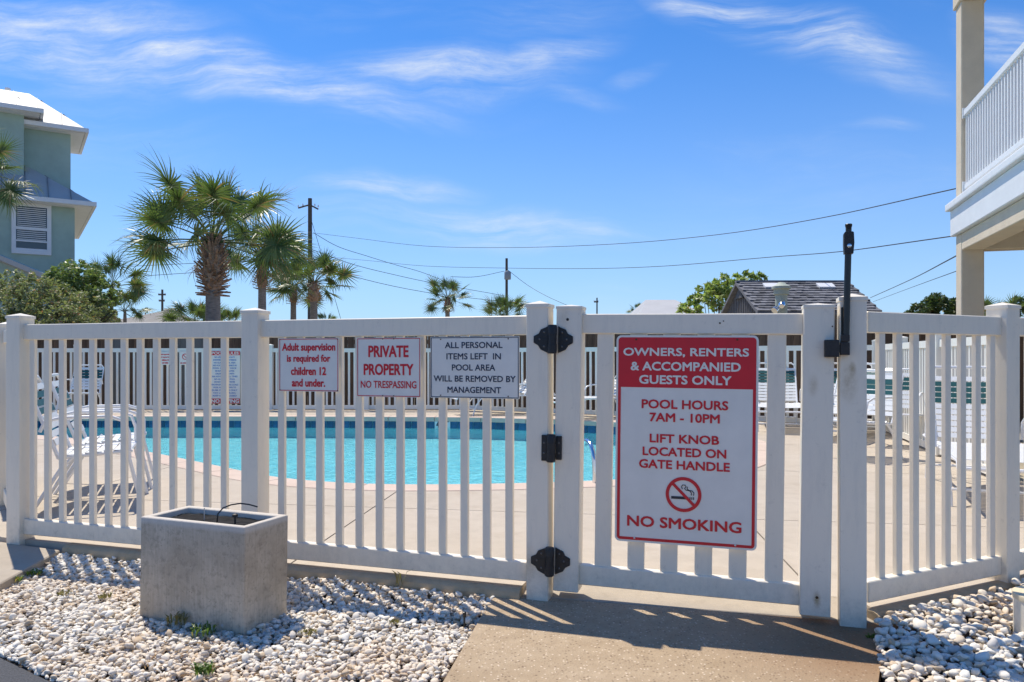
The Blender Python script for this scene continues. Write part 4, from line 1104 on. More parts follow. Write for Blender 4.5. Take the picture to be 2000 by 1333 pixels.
def build_front():
    # exposed aggregate walk to the gate
    zr = 0.006
    a, b, c, d = line_pt(P0, A_MAIN, -0.026, 0.243), line_pt(G0, A_GATE, 1.187, 0.243), (1.52, 3.17), (-0.07, 3.563)
    m = MB(); V = [(*a, .044), (*b, .044), (*c, zr + .002), (*d, zr + .002)]; V += [(x, y, -.08) for x, y, z in V]
    m.add(V, [(0, 3, 2, 1), (4, 5, 6, 7), (0, 1, 5, 4), (1, 2, 6, 5), (2, 3, 7, 6), (3, 0, 4, 7)]); prop(m.build('threshold_slab', KERB_PATH, bevel=.003), kind='structure')
    top = [[(-0.075, 3.556, zr), (0.735, 3.357, zr), (1.515, 3.164, zr)], [(-0.10, 3.46, .002), (0.70, 3.21, .002), (1.45, 2.99, .002)], [(-0.235, 2.607, 0), (.5, 2.607, 0), (1.243, 2.607, 0)], [(-0.35, 2.05, 0), (.35, 2.0, 0), (1.02, 2.0, 0)], [(-0.9, -1.0, 0), (-.45, -1, 0), (0.0, -1.0, 0)]]
    m = MB(); V = [p for r in top for p in r]; n = len(V); V += [(x, y, -.09) for x, y, z in V]; fs = []
    for r in range(len(top) - 1):
        for c in range(2): q = r * 3 + c; fs += [(q, q + 3, q + 4, q + 1), (n + q, n + q + 1, n + q + 4, n + q + 3)]
        fs += [(r * 3, n + r * 3, n + r * 3 + 3, r * 3 + 3), (r * 3 + 2, r * 3 + 5, n + r * 3 + 5, n + r * 3 + 2)]
    e = (len(top) - 1) * 3
    for c in range(2): fs += [(c, c + 1, n + c + 1, n + c), (e + c, n + e + c, n + e + c + 1, e + c + 1)]
    m.add(V, fs); prop(m.build('walkway', AGG_M), kind='structure')
    # plain concrete path at the left
    a = line_pt(P0, A_MAIN, along(P0, A_MAIN, 131), -0.045)
    k = [a, (-2.44, 3.60), (-2.42, 3.2), (-3.4, 3.0), (-6, 3.0), (-6, 5.0), (-3.9, 5.45), line_pt(P0, A_MAIN, sA - 0.12, 0.0), line_pt(P0, A_MAIN, sA + .4, -0.045)]
    prop(MB().prism(k, -0.09, 0.022).build('concrete_path', KERB_PATH, bevel=0.006), kind='structure')
    soil = MB(); soil.prism(L_BED, -0.07, -0.043); soil.prism(R_BED, -0.07, -0.043)
    prop(soil.build('gravel_bed_soil', SOIL_M), kind='structure')
    prop(stones('gravel', L_BED, 14500, 0.017, 0.033, zbed, 3), kind='stuff', label='white and cream pebbles covering the bed left of the walkway')
    prop(stones('gravel', R_BED, 8200, 0.021, 0.044, zbed_r, 4), kind='stuff', label='larger white and cream stones in the bed right of the walkway')
    rs = random.Random(9); m = MB()
    for i in range(900):
        bed = L_BED if i % 4 else R_BED
        cx, cy = (rs.gauss(-1.05, .5), rs.gauss(2.85, .28)) if bed is L_BED and i % 2 else (rs.uniform(-2.4, 2.6), rs.uniform(2.2, 4.2))
        if not inside(bed, cx, cy): continue
        zz = (zbed if bed is L_BED else zbed_r)(cx, cy) + rs.uniform(.010, .022); t = rs.uniform(0, 6.28); l, wd = rs.uniform(.006, .020), rs.uniform(.0015, .005); c, n_ = math.cos(t), math.sin(t)
        m.add([(cx - c * l, cy - n_ * l, zz), (cx + n_ * wd, cy - c * wd, zz + .003), (cx + c * l, cy + n_ * l, zz + rs.uniform(0, .006)), (cx - n_ * wd, cy + c * wd, zz)], [(0, 1, 2, 3)])
    prop(m.build('leaf_litter', LITTER_M), kind='stuff', label='small brown leaf and bark flecks scattered among the pebbles')
    # planter
    FL, FR, BR = Vector((-1.613, 3.334)), Vector((-1.085, 3.119)), Vector((-1.019, 3.367))
    ang = math.atan2(FR.y - FL.y, FR.x - FL.x); W = (FR - FL).length; D = 0.275; H = 0.447
    ax = Vector((math.cos(ang), math.sin(ang))); ay = Vector((-ax.y, ax.x)); c = (FL + FR) / 2 + ay * D / 2
    t = empty('planter', (c.x, c.y, -0.034), ang, 'rectangular rough concrete planter, empty, standing on the gravel before the fence', 'planter')
    bm = bmesh.new()
    o = [(-W / 2, -D / 2), (W / 2, -D / 2), (W / 2, D / 2), (-W / 2, D / 2)]; th = 0.032; i = [(-W / 2 + th, -D / 2 + th), (W / 2 - th, -D / 2 + th), (W / 2 - th, D / 2 - th), (-W / 2 + th, D / 2 - th)]
    vb = [bm.verts.new((x * 1.0 - .004, y * 1.0 - .004, -.012)) for x, y in o]; vt = [bm.verts.new((x, y, H)) for x, y in o]; vi = [bm.verts.new((x, y, H)) for x, y in i]; vf = [bm.verts.new((x, y, H - .07)) for x, y in i]
    bm.faces.new(list(reversed(vb))); bm.faces.new(vf)
    for q in range(4):
        r = (q + 1) % 4; bm.faces.new((vb[q], vb[r], vt[r], vt[q])); bm.faces.new((vt[q], vt[r], vi[r], vi[q])); bm.faces.new((vi[q], vi[r], vf[r], vf[q]))
    bmesh.ops.recalc_face_normals(bm, faces=bm.faces)
    es = [e for e in bm.edges if e.calc_face_angle(0) > R(25)]; bmesh.ops.bevel(bm, geom=es, offset=0.008, segments=3, affect='EDGES', profile=0.5)
    me = bpy.data.meshes.new('planter_box'); bm.to_mesh(me); bm.free(); me.materials.append(PLANTER_M)
    me.polygons.foreach_set('use_smooth', [True] * len(me.polygons)); me.set_sharp_from_angle(angle=R(50)); inst('planter_box', me, t)
    s = MB(); N = 14; vs = []
    for yy in range(N + 1):
        for xx in range(N + 1):
            x = (-W / 2 + th) + (W - 2 * th) * xx / N; y = (-D / 2 + th) + (D - 2 * th) * yy / N; vs.append((x, y, H - 0.026 + .010 * noise.noise((x * 30, y * 30, 1))))
    s.add(vs, [(r * (N + 1) + q, r * (N + 1) + q + 1, (r + 1) * (N + 1) + q + 1, (r + 1) * (N + 1) + q) for r in range(N) for q in range(N)])
    s.build('potting_soil', SOIL_DARK, t)
    hose = empty('drip_hose', (c.x, c.y, H - 0.060), ang, 'thin black drip irrigation tube arching over the soil inside the concrete planter', 'hose')
    MB().tube([(0.03, -0.02, 0), (0.035, -0.02, .04), (0.045, 0.0, .062), (.07, .02, .074), (.10, .045, .078), (.13, .065, .072), (.16, .085, .060)], 0.003, 8).build('tube', BLACK_PLASTIC, hose, smooth=True)
    MB().lathe([(0.004, 0), (0.004, .03), (.012, .032), (.012, .042), (.004, .046)], (.12, -.01, 0), 12).build('emitter', GREY_PLASTIC, hose)
    MB().lathe([(0.002, 0), (0.002, .055)], (-.06, .0, 0), 8).build('stake', ALU, hose)
    # pvc stub at the right edge
    p = empty('pipe_bollard', (2.125, 3.03, -0.04), 0, 'short white pipe with a cream cap at the right edge of the gravel', 'pipe')
    MB().lathe([(0.125, 0), (0.125, 0.19)], n=40).build('pipe', VINYL, p, smooth=True)
    MB().lathe([(0.128, 0.185), (0.130, 0.20), (0.128, 0.206), (0.05, 0.210)], n=40).build('cap', CREAM, p, smooth=True)
    # landscape light stake
    for (px, py, lab) in ((907, 1228, 'thin black irrigation stake in the gravel beside the walkway'),):
        g = gnd(px, py, -0.02); q = empty('irrigation_stake', g, 0, lab, 'stake')
        MB().lathe([(0.004, -.02), (0.004, .045), (.008, .048), (.008, .068), (.005, .07)], n=10).build('riser', BLACK_PLASTIC, q, smooth=True)
        MB().tube([(0, 0, .005), (.03, .01, .012), (.06, .03, .0)], .003, 6).build('tube', BLACK_PLASTIC, q)
    W_ = [('dark green weed tuft at the foot of the planter, right of centre', 395, 1242, .045, 60, WEED_L, .05), ('brown green weed tuft under the middle of the planter front', 345, 1222, .035, 40, DRYWEED_L, .06),
          ('bright green weed tuft near the bottom edge below the planter', 398, 1318, .030, 70, WEED_L, .04), ('green weed tuft beside the concrete path on the left', 66, 1124, .035, 50, WEED_L, .035),
          ('small green weed at the left photo edge beside the path', 36, 1137, .02, 30, WEED_L, .03), ('yellowish weed patch left of the planter', 205, 1168, .03, 40, DRYWEED_L, .025),
          ('ochre weed patch in the open gravel left of the planter', 125, 1162, .025, 30, DRYWEED_L, .02), ('yellow green low weed right of the planter in sunlit gravel', 600, 1238, .035, 40, DRYWEED_L, .02),
          ('tiny green weed against the kerb right of the planter', 620, 1136, .012, 25, WEED_L, .03), ('small green weed on the shade line of the gravel', 770, 1218, .02, 30, DRYWEED_L, .02),
          ('green weed in the gravel at the corner of the walkway and latch post', 1704, 1252, .018, 40, WEED_L, .03), ('small bright weed low in the right gravel bed', 1902, 1322, .02, 30, WEED_L, .025),
          ('small bright weed in the middle of the right gravel bed', 1874, 1312, .015, 22, WEED_L, .02), ('dry weed at the kerb of the right gravel bed', 1742, 1214, .015, 25, DRYWEED_L, .03)]
    for i, (lab, px, py, r, n, m, h) in enumerate(W_):
        g = gnd(px, py, -0.012); weed('weed', lab, g.x, g.y, -0.012, r, n, m, h, seed=i)
    g = gnd(778, 1150, 0.0)
    weed('dry_grass', 'wispy dry grass stems growing at the kerb below the middle of the fence', g.x, g.y, 0.0, .03, 9, DRYWEED_L, .12, None, 44)


LITTER_M = leaf_mat('leaf_litter', (0.16, 0.08, 0.03), (0.34, 0.21, 0.09), None, 0.1, 0.9)
SOIL_DARK = mat('dark_potting_soil', (0.005, 0.004, 0.004), 0.95, var=0.5, vscale=40, bump=1)
CREAM = mat('cream_cap', (0.74, 0.62, 0.42), 0.5)
KERB_PATH = concrete_mat('path_concrete', (0.42, 0.355, 0.275), (0.49, 0.42, 0.33), (0.30, 0.24, 0.17), bump=0.5, vscale=2)

# ------------------------------------------------------------------ palms and trees
def fan_leaf(seed, nl=30, petiole=0.85, Rr=0.85, wid=0.034, sag=0.2, brown=False):
    """sabal leaf: petiole from the origin along +x, then a round fan of narrow segments with drooping tips"""
    rs = random.Random(seed); m = MB()
    p = [Vector((petiole * t, 0, -0.16 * petiole * t * t)) for t in (0, .33, .66, 1)]
    m.tube(p, [0.022, 0.016, 0.012, 0.010], 4, False); c = p[-1]
    for i in range(nl):
        f = (i / (nl - 1)) * 2 - 1; a = f * R(152) + R(rs.uniform(-2, 2)); L = Rr * (1 - 0.22 * abs(f) ** 2) * rs.uniform(.88, 1.06)
        base = c + Vector((0.20 * Rr * (1 - abs(f)), 0, -0.04 * (1 - abs(f)))); d = Vector((math.cos(a), math.sin(a), 0))
        nx = Vector((-d.y, d.x, 0)); pts = []; N = 4; dr = sag * rs.uniform(.4, 1.7); fold = 0.30 * abs(math.sin(a))
        for k in range(N + 1):
            t = k / N; r = L * t; q = base + d * r * (1 - 0.10 * dr * t * t) + Vector((-.15 * dr * r * t, 0, fold * r * .6 - dr * L * t ** 2.6)); wv = wid * (1.1, 1.5, 1.0, .48, .05)[k] * Rr / .85
            pts.append((q - nx * wv * .5 + Vector((0, 0, .2 * wv)), q + nx * wv * .5 + Vector((0, 0, -.2 * wv * (1 if i % 2 else -1)))))
        vs = [v for pr in pts for v in pr]; m.add(vs, [(2 * k, 2 * k + 1, 2 * k + 3, 2 * k + 2) for k in range(N)])
    return m.mesh('frond', DEAD_L if brown else PALM_L)


LEAFS = [fan_leaf(s, 38, 1.08, .76, .030, .10 + .16 * (s % 4)) for s in range(7)]
DEADS = [fan_leaf(60 + s, 16, .75, .6, .03, 1.1, True) for s in range(2)]
LEAFS_S = [fan_leaf(20 + s, 26, 1.05, .76, .046, .12 + .16 * (s % 3)) for s in range(5)]
BOOT = MB().prism([(0, -.045), (.26, -.018), (.29, 0), (.26, .018), (0, .045)], -0.014, 0.014).mesh('leaf_base', BOOT_M)


def palm(px, crown_py, Z, trunk_px, radius_px, label, n=34, zbase=-0.05, lean=0.0, boots=None, leafs=None, group='cabbage palms beyond the fence', emax=84, emin=-38, seed=0, tilt_bias=None):
    rs = random.Random(seed + int(px)); k = Z / 1500; top = at(px, crown_py, Z); r = trunk_px * k / 2; sc = radius_px * k / 1.72
    t = empty('palm_tree', (top.x - lean, Z, zbase), 0, label, 'palm tree', group); h = top.z - zbase
    m = MB(); N = 9; pts = []; rr = []
    for i in range(N + 1):
        f = i / N; pts.append((lean * f * f, 0, h * f)); rr.append(r * (1.18 - .25 * f) if i < N else r * .7)
    m.tube(pts, rr, 14); m.build('trunk', TRUNK_M, t, smooth=True)
    if boots:
        bh, br, nb = boots                      # height of the booted part, radius scale, number
        MB().lathe([(r * .8, -bh), (r * 1.25, -bh * .8), (r * 1.45, -bh * .45), (r * 1.2, -bh * .12), (r * .7, 0.02)], (lean, 0, h), 12).build('boot_core', BOOT_M, t, smooth=True)
        for i in range(nb):
            f = (i + .5) / nb; a = i * 2.399 + rs.uniform(-.2, .2); z = h - bh * f; rad = r * (1.2 + 1.1 * math.sin(math.pi * min(1, f * .9 + .1)))
            up = R(74 - 70 * f + rs.uniform(-10, 10)); s = br * rs.uniform(.8, 1.2)
            M = Matrix.Translation((lean + rad * .55 * math.cos(a), rad * .55 * math.sin(a), z)) @ Matrix.Rotation(a, 4, 'Z') @ Matrix.Rotation(-up, 4, 'Y') @ Matrix.Rotation(rs.uniform(-.4, .4), 4, 'X') @ Matrix.Scale(s, 4)
            o = inst('leaf_base', BOOT, t); o.matrix_basis = M
    L = leafs or LEAFS
    for i in range(n):
        f = (i + .5) / n; el = emax - (emax - emin) * f ** .9 + rs.uniform(-8, 8); a = i * 2.399 + rs.uniform(-.25, .25); s = sc * rs.uniform(.86, 1.12) * (.82 if el > 60 else 1)
        M = Matrix.Translation((lean + r * .4 * math.cos(a), r * .4 * math.sin(a), h + .05 * sc - .10 * sc * f)) @ Matrix.Rotation(a, 4, 'Z') @ Matrix.Rotation(R(-el), 4, 'Y') @ Matrix.Rotation(R(rs.uniform(-75, 75)), 4, 'X') @ Matrix.Scale(s, 4)
        o = inst('frond', L[rs.randrange(len(L))], t); o.matrix_basis = M
    if boots:
        for i in range(3):
            a = rs.uniform(0, 6.28); M = Matrix.Translation((lean + r * .5 * math.cos(a), r * .5 * math.sin(a), h - .12 * sc)) @ Matrix.Rotation(a, 4, 'Z') @ Matrix.Rotation(R(38 + 12 * i), 4, 'Y') @ Matrix.Scale(sc * .7, 4)
            o = inst('dead_frond', DEADS[i % 2], t); o.matrix_basis = M
    return t


def leaf_cloud(blobs, n, size, seed, flat=0.5, per=55, cr0=(.10, .26)):
    """blobs: (centre xyz, radius xyz, weight)"""
    rs = np.random.RandomState(seed); wsum = sum(b[2] for b in blobs); C = []
    for (c, r, w) in blobs:
        m = int(n * w / wsum); sub = max(5, m // per); d = rs.normal(size=(sub, 3)); d /= np.linalg.norm(d, axis=1)[:, None]
        cent = d * (rs.uniform(.45, 1.0, (sub, 1)) ** .6); cr = rs.uniform(cr0[0], cr0[1], sub); idx = rs.randint(sub, size=m)
        g = rs.normal(size=(m, 3)); g /= np.linalg.norm(g, axis=1)[:, None]; g *= rs.uniform(.3, 1, (m, 1)) ** .5
        C.append((cent[idx] + g * cr[idx][:, None]) * np.array(r) + np.array(c))
    C = np.concatenate(C); m = len(C); s = size * rs.uniform(.6, 1.4, (m, 1))
    a = rs.normal(size=(m, 3)); a[:, 2] *= flat; a /= np.linalg.norm(a, axis=1)[:, None]; b = rs.normal(size=(m, 3)); b -= (b * a).sum(1)[:, None] * a; b /= np.linalg.norm(b, axis=1)[:, None]
    V = np.stack([C - a * s, C + b * s * .38, C + a * s, C - b * s * .38], 1).reshape(-1, 3)
    F = np.arange(4 * m).reshape(-1, 4); return V, F


def bush(name, label, cat, base, blobs, n, size, material, trunk_r, seed, group=None, flat=0.6, per=55, cr0=(.10, .26)):
    t = empty(name, base, 0, label, cat, group); B = Vector(base)
    V, F = leaf_cloud(blobs, n, size, seed, flat, per, cr0); V = V - np.array(base)
    inst('crown', np_mesh('crown', V, F, material), t)
    m = MB(); rs = random.Random(seed)
    for (c, r, w) in blobs:
        c = Vector(c) - B
        for q in range(3):
            e = c + Vector((rs.uniform(-.6, .6) * r[0], rs.uniform(-.6, .6) * r[1], rs.uniform(-.1, .7) * r[2])); mid = e * .5 + Vector((rs.uniform(-.1, .1), 0, -.1))
            m.tube([(rs.uniform(-.05, .05), 0, 0), (mid.x * .7, mid.y * .7, mid.z * 1.0), e], [trunk_r, trunk_r * .6, trunk_r * .22], 6)
    m.build('trunk', BARK_M, t, smooth=True); return t


def build_plants():
    palm(416, 470, 19.5, 27, 160, 'tallest palm with a bulging brown trunk head, left of the utility pole', 31, boots=(1.40, .95, 150), seed=1, emin=-12)
    palm(512, 508, 29, 15, 98, 'second palm from the left group, crown overlapping the tallest one', 30, boots=(1.15, .75, 70), seed=2, emin=-15)
    palm(573, 562, 36, 11, 62, 'short palm just left of the utility pole base', 27, boots=(.80, .7, 40), leafs=LEAFS_S, seed=3, emin=-25)
    palm(613, 552, 33, 14, 76, 'palm directly in front of the utility pole', 28, boots=(.90, .7, 40), leafs=LEAFS_S, seed=4, emin=-25)
    palm(874, 584, 50, 9, 50, 'small lone palm above the middle of the fence', 26, boots=(.95, .9, 24), leafs=LEAFS_S, seed=5, emin=-25)
    palm(985, 618, 42, 10, 50, 'low palm crown peeping over the rail beside the hinge post', 26, leafs=LEAFS_S, seed=6, emin=-5, emax=80)
    palm(1246, 608, 90, 4, 21, 'tiny dark palm far off above the gate rail', 14, leafs=LEAFS_S, seed=7)
    palm(382, 636, 34, 9, 62, 'low bushy palm behind the trunk of the tallest palm, its left half showing', 22, leafs=LEAFS_S, seed=8, emin=-5)
    palm(448, 638, 32, 9, 48, 'low bushy palm right of the tallest palm trunk', 18, leafs=LEAFS_S, seed=9, emin=-5)
    palm(638, 634, 40, 7, 30, 'low palm crown just right of the utility pole base', 14, leafs=LEAFS_S, seed=10, emin=-5)
    palm(284, 612, 80, 3, 14, 'tiny distant palm behind the grey roof on the left', 12, leafs=LEAFS_S, seed=11)
    palm(218, 560, 23, 7, 76, 'bushy palm rising out of the shrubs beside the teal house', 20, leafs=LEAFS_S, seed=12, emin=-20)
    palm(244, 606, 24, 7, 52, 'smaller palm leaning over the grey roof, right of the shrubs', 14, leafs=LEAFS_S, seed=13, emin=-20)
    palm(-62, 335, 15, 26, 112, 'palm whose frond tips reach in from the left edge of the photo', 26, seed=14)
    palm(1942, 632, 27, 8, 60, 'palm crown behind the balcony column on the right', 22, leafs=LEAFS_S, seed=15, emin=-15)
    palm(325, 642, 60, 4, 20, 'tiny palm in front of the small distant pole', 12, leafs=LEAFS_S, seed=16)
    # shrubs below the teal house
    bl = [(at(22, 606, 18.0), (.75, .8, .92), 4), (at(70, 590, 18.1), (.55, .7, .72), 3), (at(118, 612, 18.2), (.7, .8, .72), 4), (at(-50, 600, 18.0), (.9, .9, 1.0), 4), (at(165, 618, 18.6), (.55, .8, .55), 3), (at(92, 628, 17.6), (1.1, .5, .5), 4), (at(205, 626, 18.6), (.4, .6, .36), 1.2)]
    bush('shrub', 'sage green dense shrub hiding the foot of the teal house', 'shrub', (at(60, 700, 18).x, 18.2, -0.05), [(tuple(c), r, w) for c, r, w in bl], 26000, 0.040, BUSH_L, .05, 21, per=40, cr0=(.07, .24))
    bl = [(at(150, 548, 19.6), (.58, .7, .52), 4), (at(190, 575, 19.4), (.50, .6, .62), 3), (at(118, 560, 19.6), (.4, .6, .4), 2), (at(178, 610, 19.2), (.6, .6, .5), 2)]
    bush('shrub', 'brighter green bush rising behind the sage shrub, beside the palm', 'shrub', (at(160, 700, 19.5).x, 19.6, -0.05), [(tuple(c), r, w) for c, r, w in bl], 9500, 0.050, BUSH_L2, .05, 22, per=35, cr0=(.08, .24))
    bl = [(at(1385, 582, 24), (.50, .6, .42), 2), (at(1412, 560, 24), (.45, .5, .36), 2), (at(1350, 606, 24), (.42, .5, .25), 1.2), (at(1455, 548, 24.5), (.42, .4, .24), 1.3), (at(1489, 543, 24.5), (.16, .2, .18), .4), (at(1430, 595, 24), (.5, .5, .45), 1.2), (at(1352, 580, 24), (.18, .2, .18), .3)]
    bush('leafy_tree', 'light green sparse broad-leaved tree beside the grey gabled roof', 'tree', (at(1400, 700, 24).x, 24, -0.05), [(tuple(c), r, w) for c, r, w in bl], 1900, 0.11, BRIGHT_L, .035, 23, flat=.9, per=12, cr0=(.16, .26))
    bl = [(at(1800, 614, 30), (.6, .7, .42), 2), (at(1840, 604, 30), (.75, .7, .60), 3), (at(1880, 612, 30), (.7, .6, .5), 2)]
    bush('leafy_tree', 'dark round tree left of the balcony column', 'tree', (at(1840, 700, 30).x, 30, -0.05), [(tuple(c), r, w) for c, r, w in bl], 9000, 0.075, DARK_L, .08, 24)
    bl = [(at(1985, 612, 27), (.7, .7, .5), 2), (at(2040, 612, 27), (.9, .7, .7), 2)]
    bush('leafy_tree', 'dark tree at the right edge behind the fence post', 'tree', (at(2010, 700, 27).x, 27, -0.05), [(tuple(c), r, w) for c, r, w in bl], 5000, 0.075, DARK_L, .08, 25)


# ------------------------------------------------------------------ buildings
def hip_roof(parent, x0, x1, y0, y1, z, rise, ov, mt, M=None, seam=0.62, fascia=TRIM_W):
    """local roof over a rectangle; panels, seams, gutter and soffit"""
    X0, X1, Y0, Y1 = x0 - ov, x1 + ov, y0 - ov, y1 + ov; W, D = X1 - X0, Y1 - Y0; h = min(W, D) / 2; top = z + rise
    if W >= D: A, B = Vector((X0 + h, (Y0 + Y1) / 2, top)), Vector((X1 - h, (Y0 + Y1) / 2, top))
    else: A, B = Vector(((X0 + X1) / 2, Y0 + h, top)), Vector(((X0 + X1) / 2, Y1 - h, top))
    c = [Vector((X0, Y0, z)), Vector((X1, Y0, z)), Vector((X1, Y1, z)), Vector((X0, Y1, z))]
    rf = empty('roof'); rf.parent = parent
    planes = ([c[0], c[1], B, A], [c[1], c[2], B], [c[2], c[3], A, B], [c[3], c[0], A]) if W >= D else ([c[0], c[1], A], [c[1], c[2], B, A], [c[2], c[3], B], [c[3], c[0], A, B])
    for p in planes:
        m = MB(); n = len(p); th = Vector((0, 0, -.05)); m.add([*p, *[q + th for q in p]], [tuple(range(n)), tuple(range(2 * n - 1, n - 1, -1))] + [(i, (i + 1) % n, n + (i + 1) % n, n + i) for i in range(n)])
        m.build('roof_plane', mt, rf)
        e = p[1] - p[0]; L = e.length; e.normalize(); up = (p[2] - p[0]); nr = e.cross(up).normalized(); slope = nr.cross(e).normalized()
        if slope.z < 0: slope = -slope
        k = int(L / seam); me = MB()
        for i in range(1, k):
            s = L * i / k; P = p[0] + e * s
            # clip seam against the plane outline
            tmax = 1e9
            for j in range(1, n):
                a, b = p[j], p[(j + 1) % n]; u = b - a
                den = slope.dot(nr.cross(u)) 
                if abs(den) < 1e-6: continue
                t = (a - P).dot(nr.cross(u)) / den
                if t > 0.01: tmax = min(tmax, t)
            if tmax > 50: continue
            Q = P + slope * tmax; w = e * .012; hh = nr * (.03 if nr.z > 0 else -.03)
            me.add([P - w, P + w, Q + w, Q - w, P - w + hh, P + w + hh, Q + w + hh, Q - w + hh], [(4, 5, 6, 7), (0, 1, 5, 4), (1, 2, 6, 5), (2, 3, 7, 6), (3, 0, 4, 7)])
        if me.v: me.build('roof_seam', SEAM_M, rf)
    MB().box((X0 + .02, Y0 + .02, z - .16), (X1 - .02, Y1 - .02, z - .052)).build('soffit', fascia, rf)
    g = MB(); t = .09
    for (a, b) in (((X0 - t, Y0 - t), (X1 + t, Y0)), ((X0 - t, Y1), (X1 + t, Y1 + t)), ((X0 - t, Y0), (X0, Y1)), ((X1, Y0), (X1 + t, Y1))): g.box((a[0], a[1], z - .14), (b[0], b[1], z + .0))
    g.build('gutter', fascia, rf)
    return rf


def build_teal_house():
    a = 33.0; C = at(146, 400, 25.2)      # right front wall corner
    t = empty('house', (C.x, C.y, -0.05), R(a), 'three storey teal stucco house with white metal roofs at the left edge', 'house')
    zz = lambda py, Z: 1.15 - (py - 700) / 1500 * Z
    e1 = zz(395, 25.0); e2 = zz(236, 25.2)
    MB().box((-9, 0, 0), (0, 7, e1)).build('wall', STUCCO_TEAL, t)
    MB().box((-9, 0.70, e1 + .02), (-1.40, 4.2, e2 + .28)).build('upper_wall', STUCCO_TEAL, t)
    MB().box((-1.39, 1.25, e1 + .02), (-0.05, 3.6, e2)).build('upper_wall', STUCCO_TEAL, t)
    # skirt roof between storeys
    hip_roof(t, -9, 0, 0, 7, e1, 2.9, .50, METAL_ROOF)
    hip_roof(t, -9, -1.40, 0.70, 4.2, e2 + .28, 1.5, .45, METAL_ROOF)
    hip_roof(t, -4, -0.05, 1.25, 3.6, e2, 1.35, .42, METAL_ROOF)
    # window
    w0, w1, zt, zb = -1.74, -0.66, zz(397, 24.5), zz(497, 24.5)
    win = empty('window', ((w0 + w1) / 2, -0.02, (zt + zb) / 2)); win.parent = t; W, H = w1 - w0, zt - zb
    fr = MB(); b = .12
    fr.box((-W / 2, -.05, H / 2 - b), (W / 2, .03, H / 2)); fr.box((-W / 2, -.05, -H / 2), (W / 2, .03, -H / 2 + b)); fr.box((-W / 2, -.05, -H / 2 + b), (-W / 2 + b, .03, H / 2 - b)); fr.box((W / 2 - b, -.05, -H / 2 + b), (W / 2, .03, H / 2 - b))
    fr.build('frame', TRIM_W, win)
    MB().box((-W / 2 + b, .0, -H / 2 + b), (W / 2 - b, .02, H / 2 - b)).build('pane', GLASS_DARK, win)
    sh = MB(); sh.box((-W / 2 + b, -.03, -.045), (W / 2 - b, -.002, .045)); sh.box((-W / 2 + b, -.03, -H / 2 + b), (W / 2 - b, -.002, -H / 2 + b + .06)); sh.box((-W / 2 + b, -.03, -H * .26), (W / 2 - b, -.002, -H * .26 + .05)); sh.build('sash', TRIM_W, win)
    bl = MB(); z = -.36
    while z < H / 2 - b - .02: bl.box((-W / 2 + b + .03, -.018, z), (W / 2 - b - .03, -.003, z + .022)); z += .062
    bl.build('blind', mat('window_blind', (0.72, 0.71, 0.69), .6), win)
    # downpipe on the side
    # low wing with white roof edge
    lo = empty('roof_wing'); lo.parent = t
    A, B = at(-60, 474, 21.4) - Vector(t.location), at(152, 562, 21.4) - Vector(t.location); rot = Matrix.Rotation(R(-a), 4, 'Z')
    A, B = rot @ A, rot @ B; up = rot @ Vector((0, 2.6, -0.9)) 
    n = len([0]); m = MB(); q = [A, B, B + up, A + up]; m.add([*q, *[p + Vector((0, 0, -.14)) for p in q]], [(0, 1, 2, 3), (7, 6, 5, 4), (0, 4, 5, 1), (1, 5, 6, 2), (2, 6, 7, 3), (3, 7, 4, 0)]); m.build('roof_plane', METAL_ROOF, lo)
    q2 = [A + Vector((0, 0, -.14)), B + Vector((0, 0, -.14)), Vector((B.x, B.y, 0)), Vector((A.x, A.y, 0))]; m = MB(); dd = rot @ Vector((0, .3, 0)); m.add([*[p + dd for p in q2], *[p + dd * 4 for p in q2]], [(0, 1, 2, 3), (7, 6, 5, 4), (0, 4, 5, 1), (1, 5, 6, 2), (2, 6, 7, 3), (3, 7, 4, 0)]); m.build('wing_wall', STUCCO_TEAL, lo)
    v = MB(); v.lathe([(0.05, 0), (0.05, .35), (.09, .36), (.09, .42)], n=10); v.build('vent_pipe', TRIM_W, t, tuple(rot @ (at(15, 196, 27.0) - Vector(t.location))))


SEAM_M = mat('roof_seam_grey', (0.22, 0.22, 0.22), 0.6)


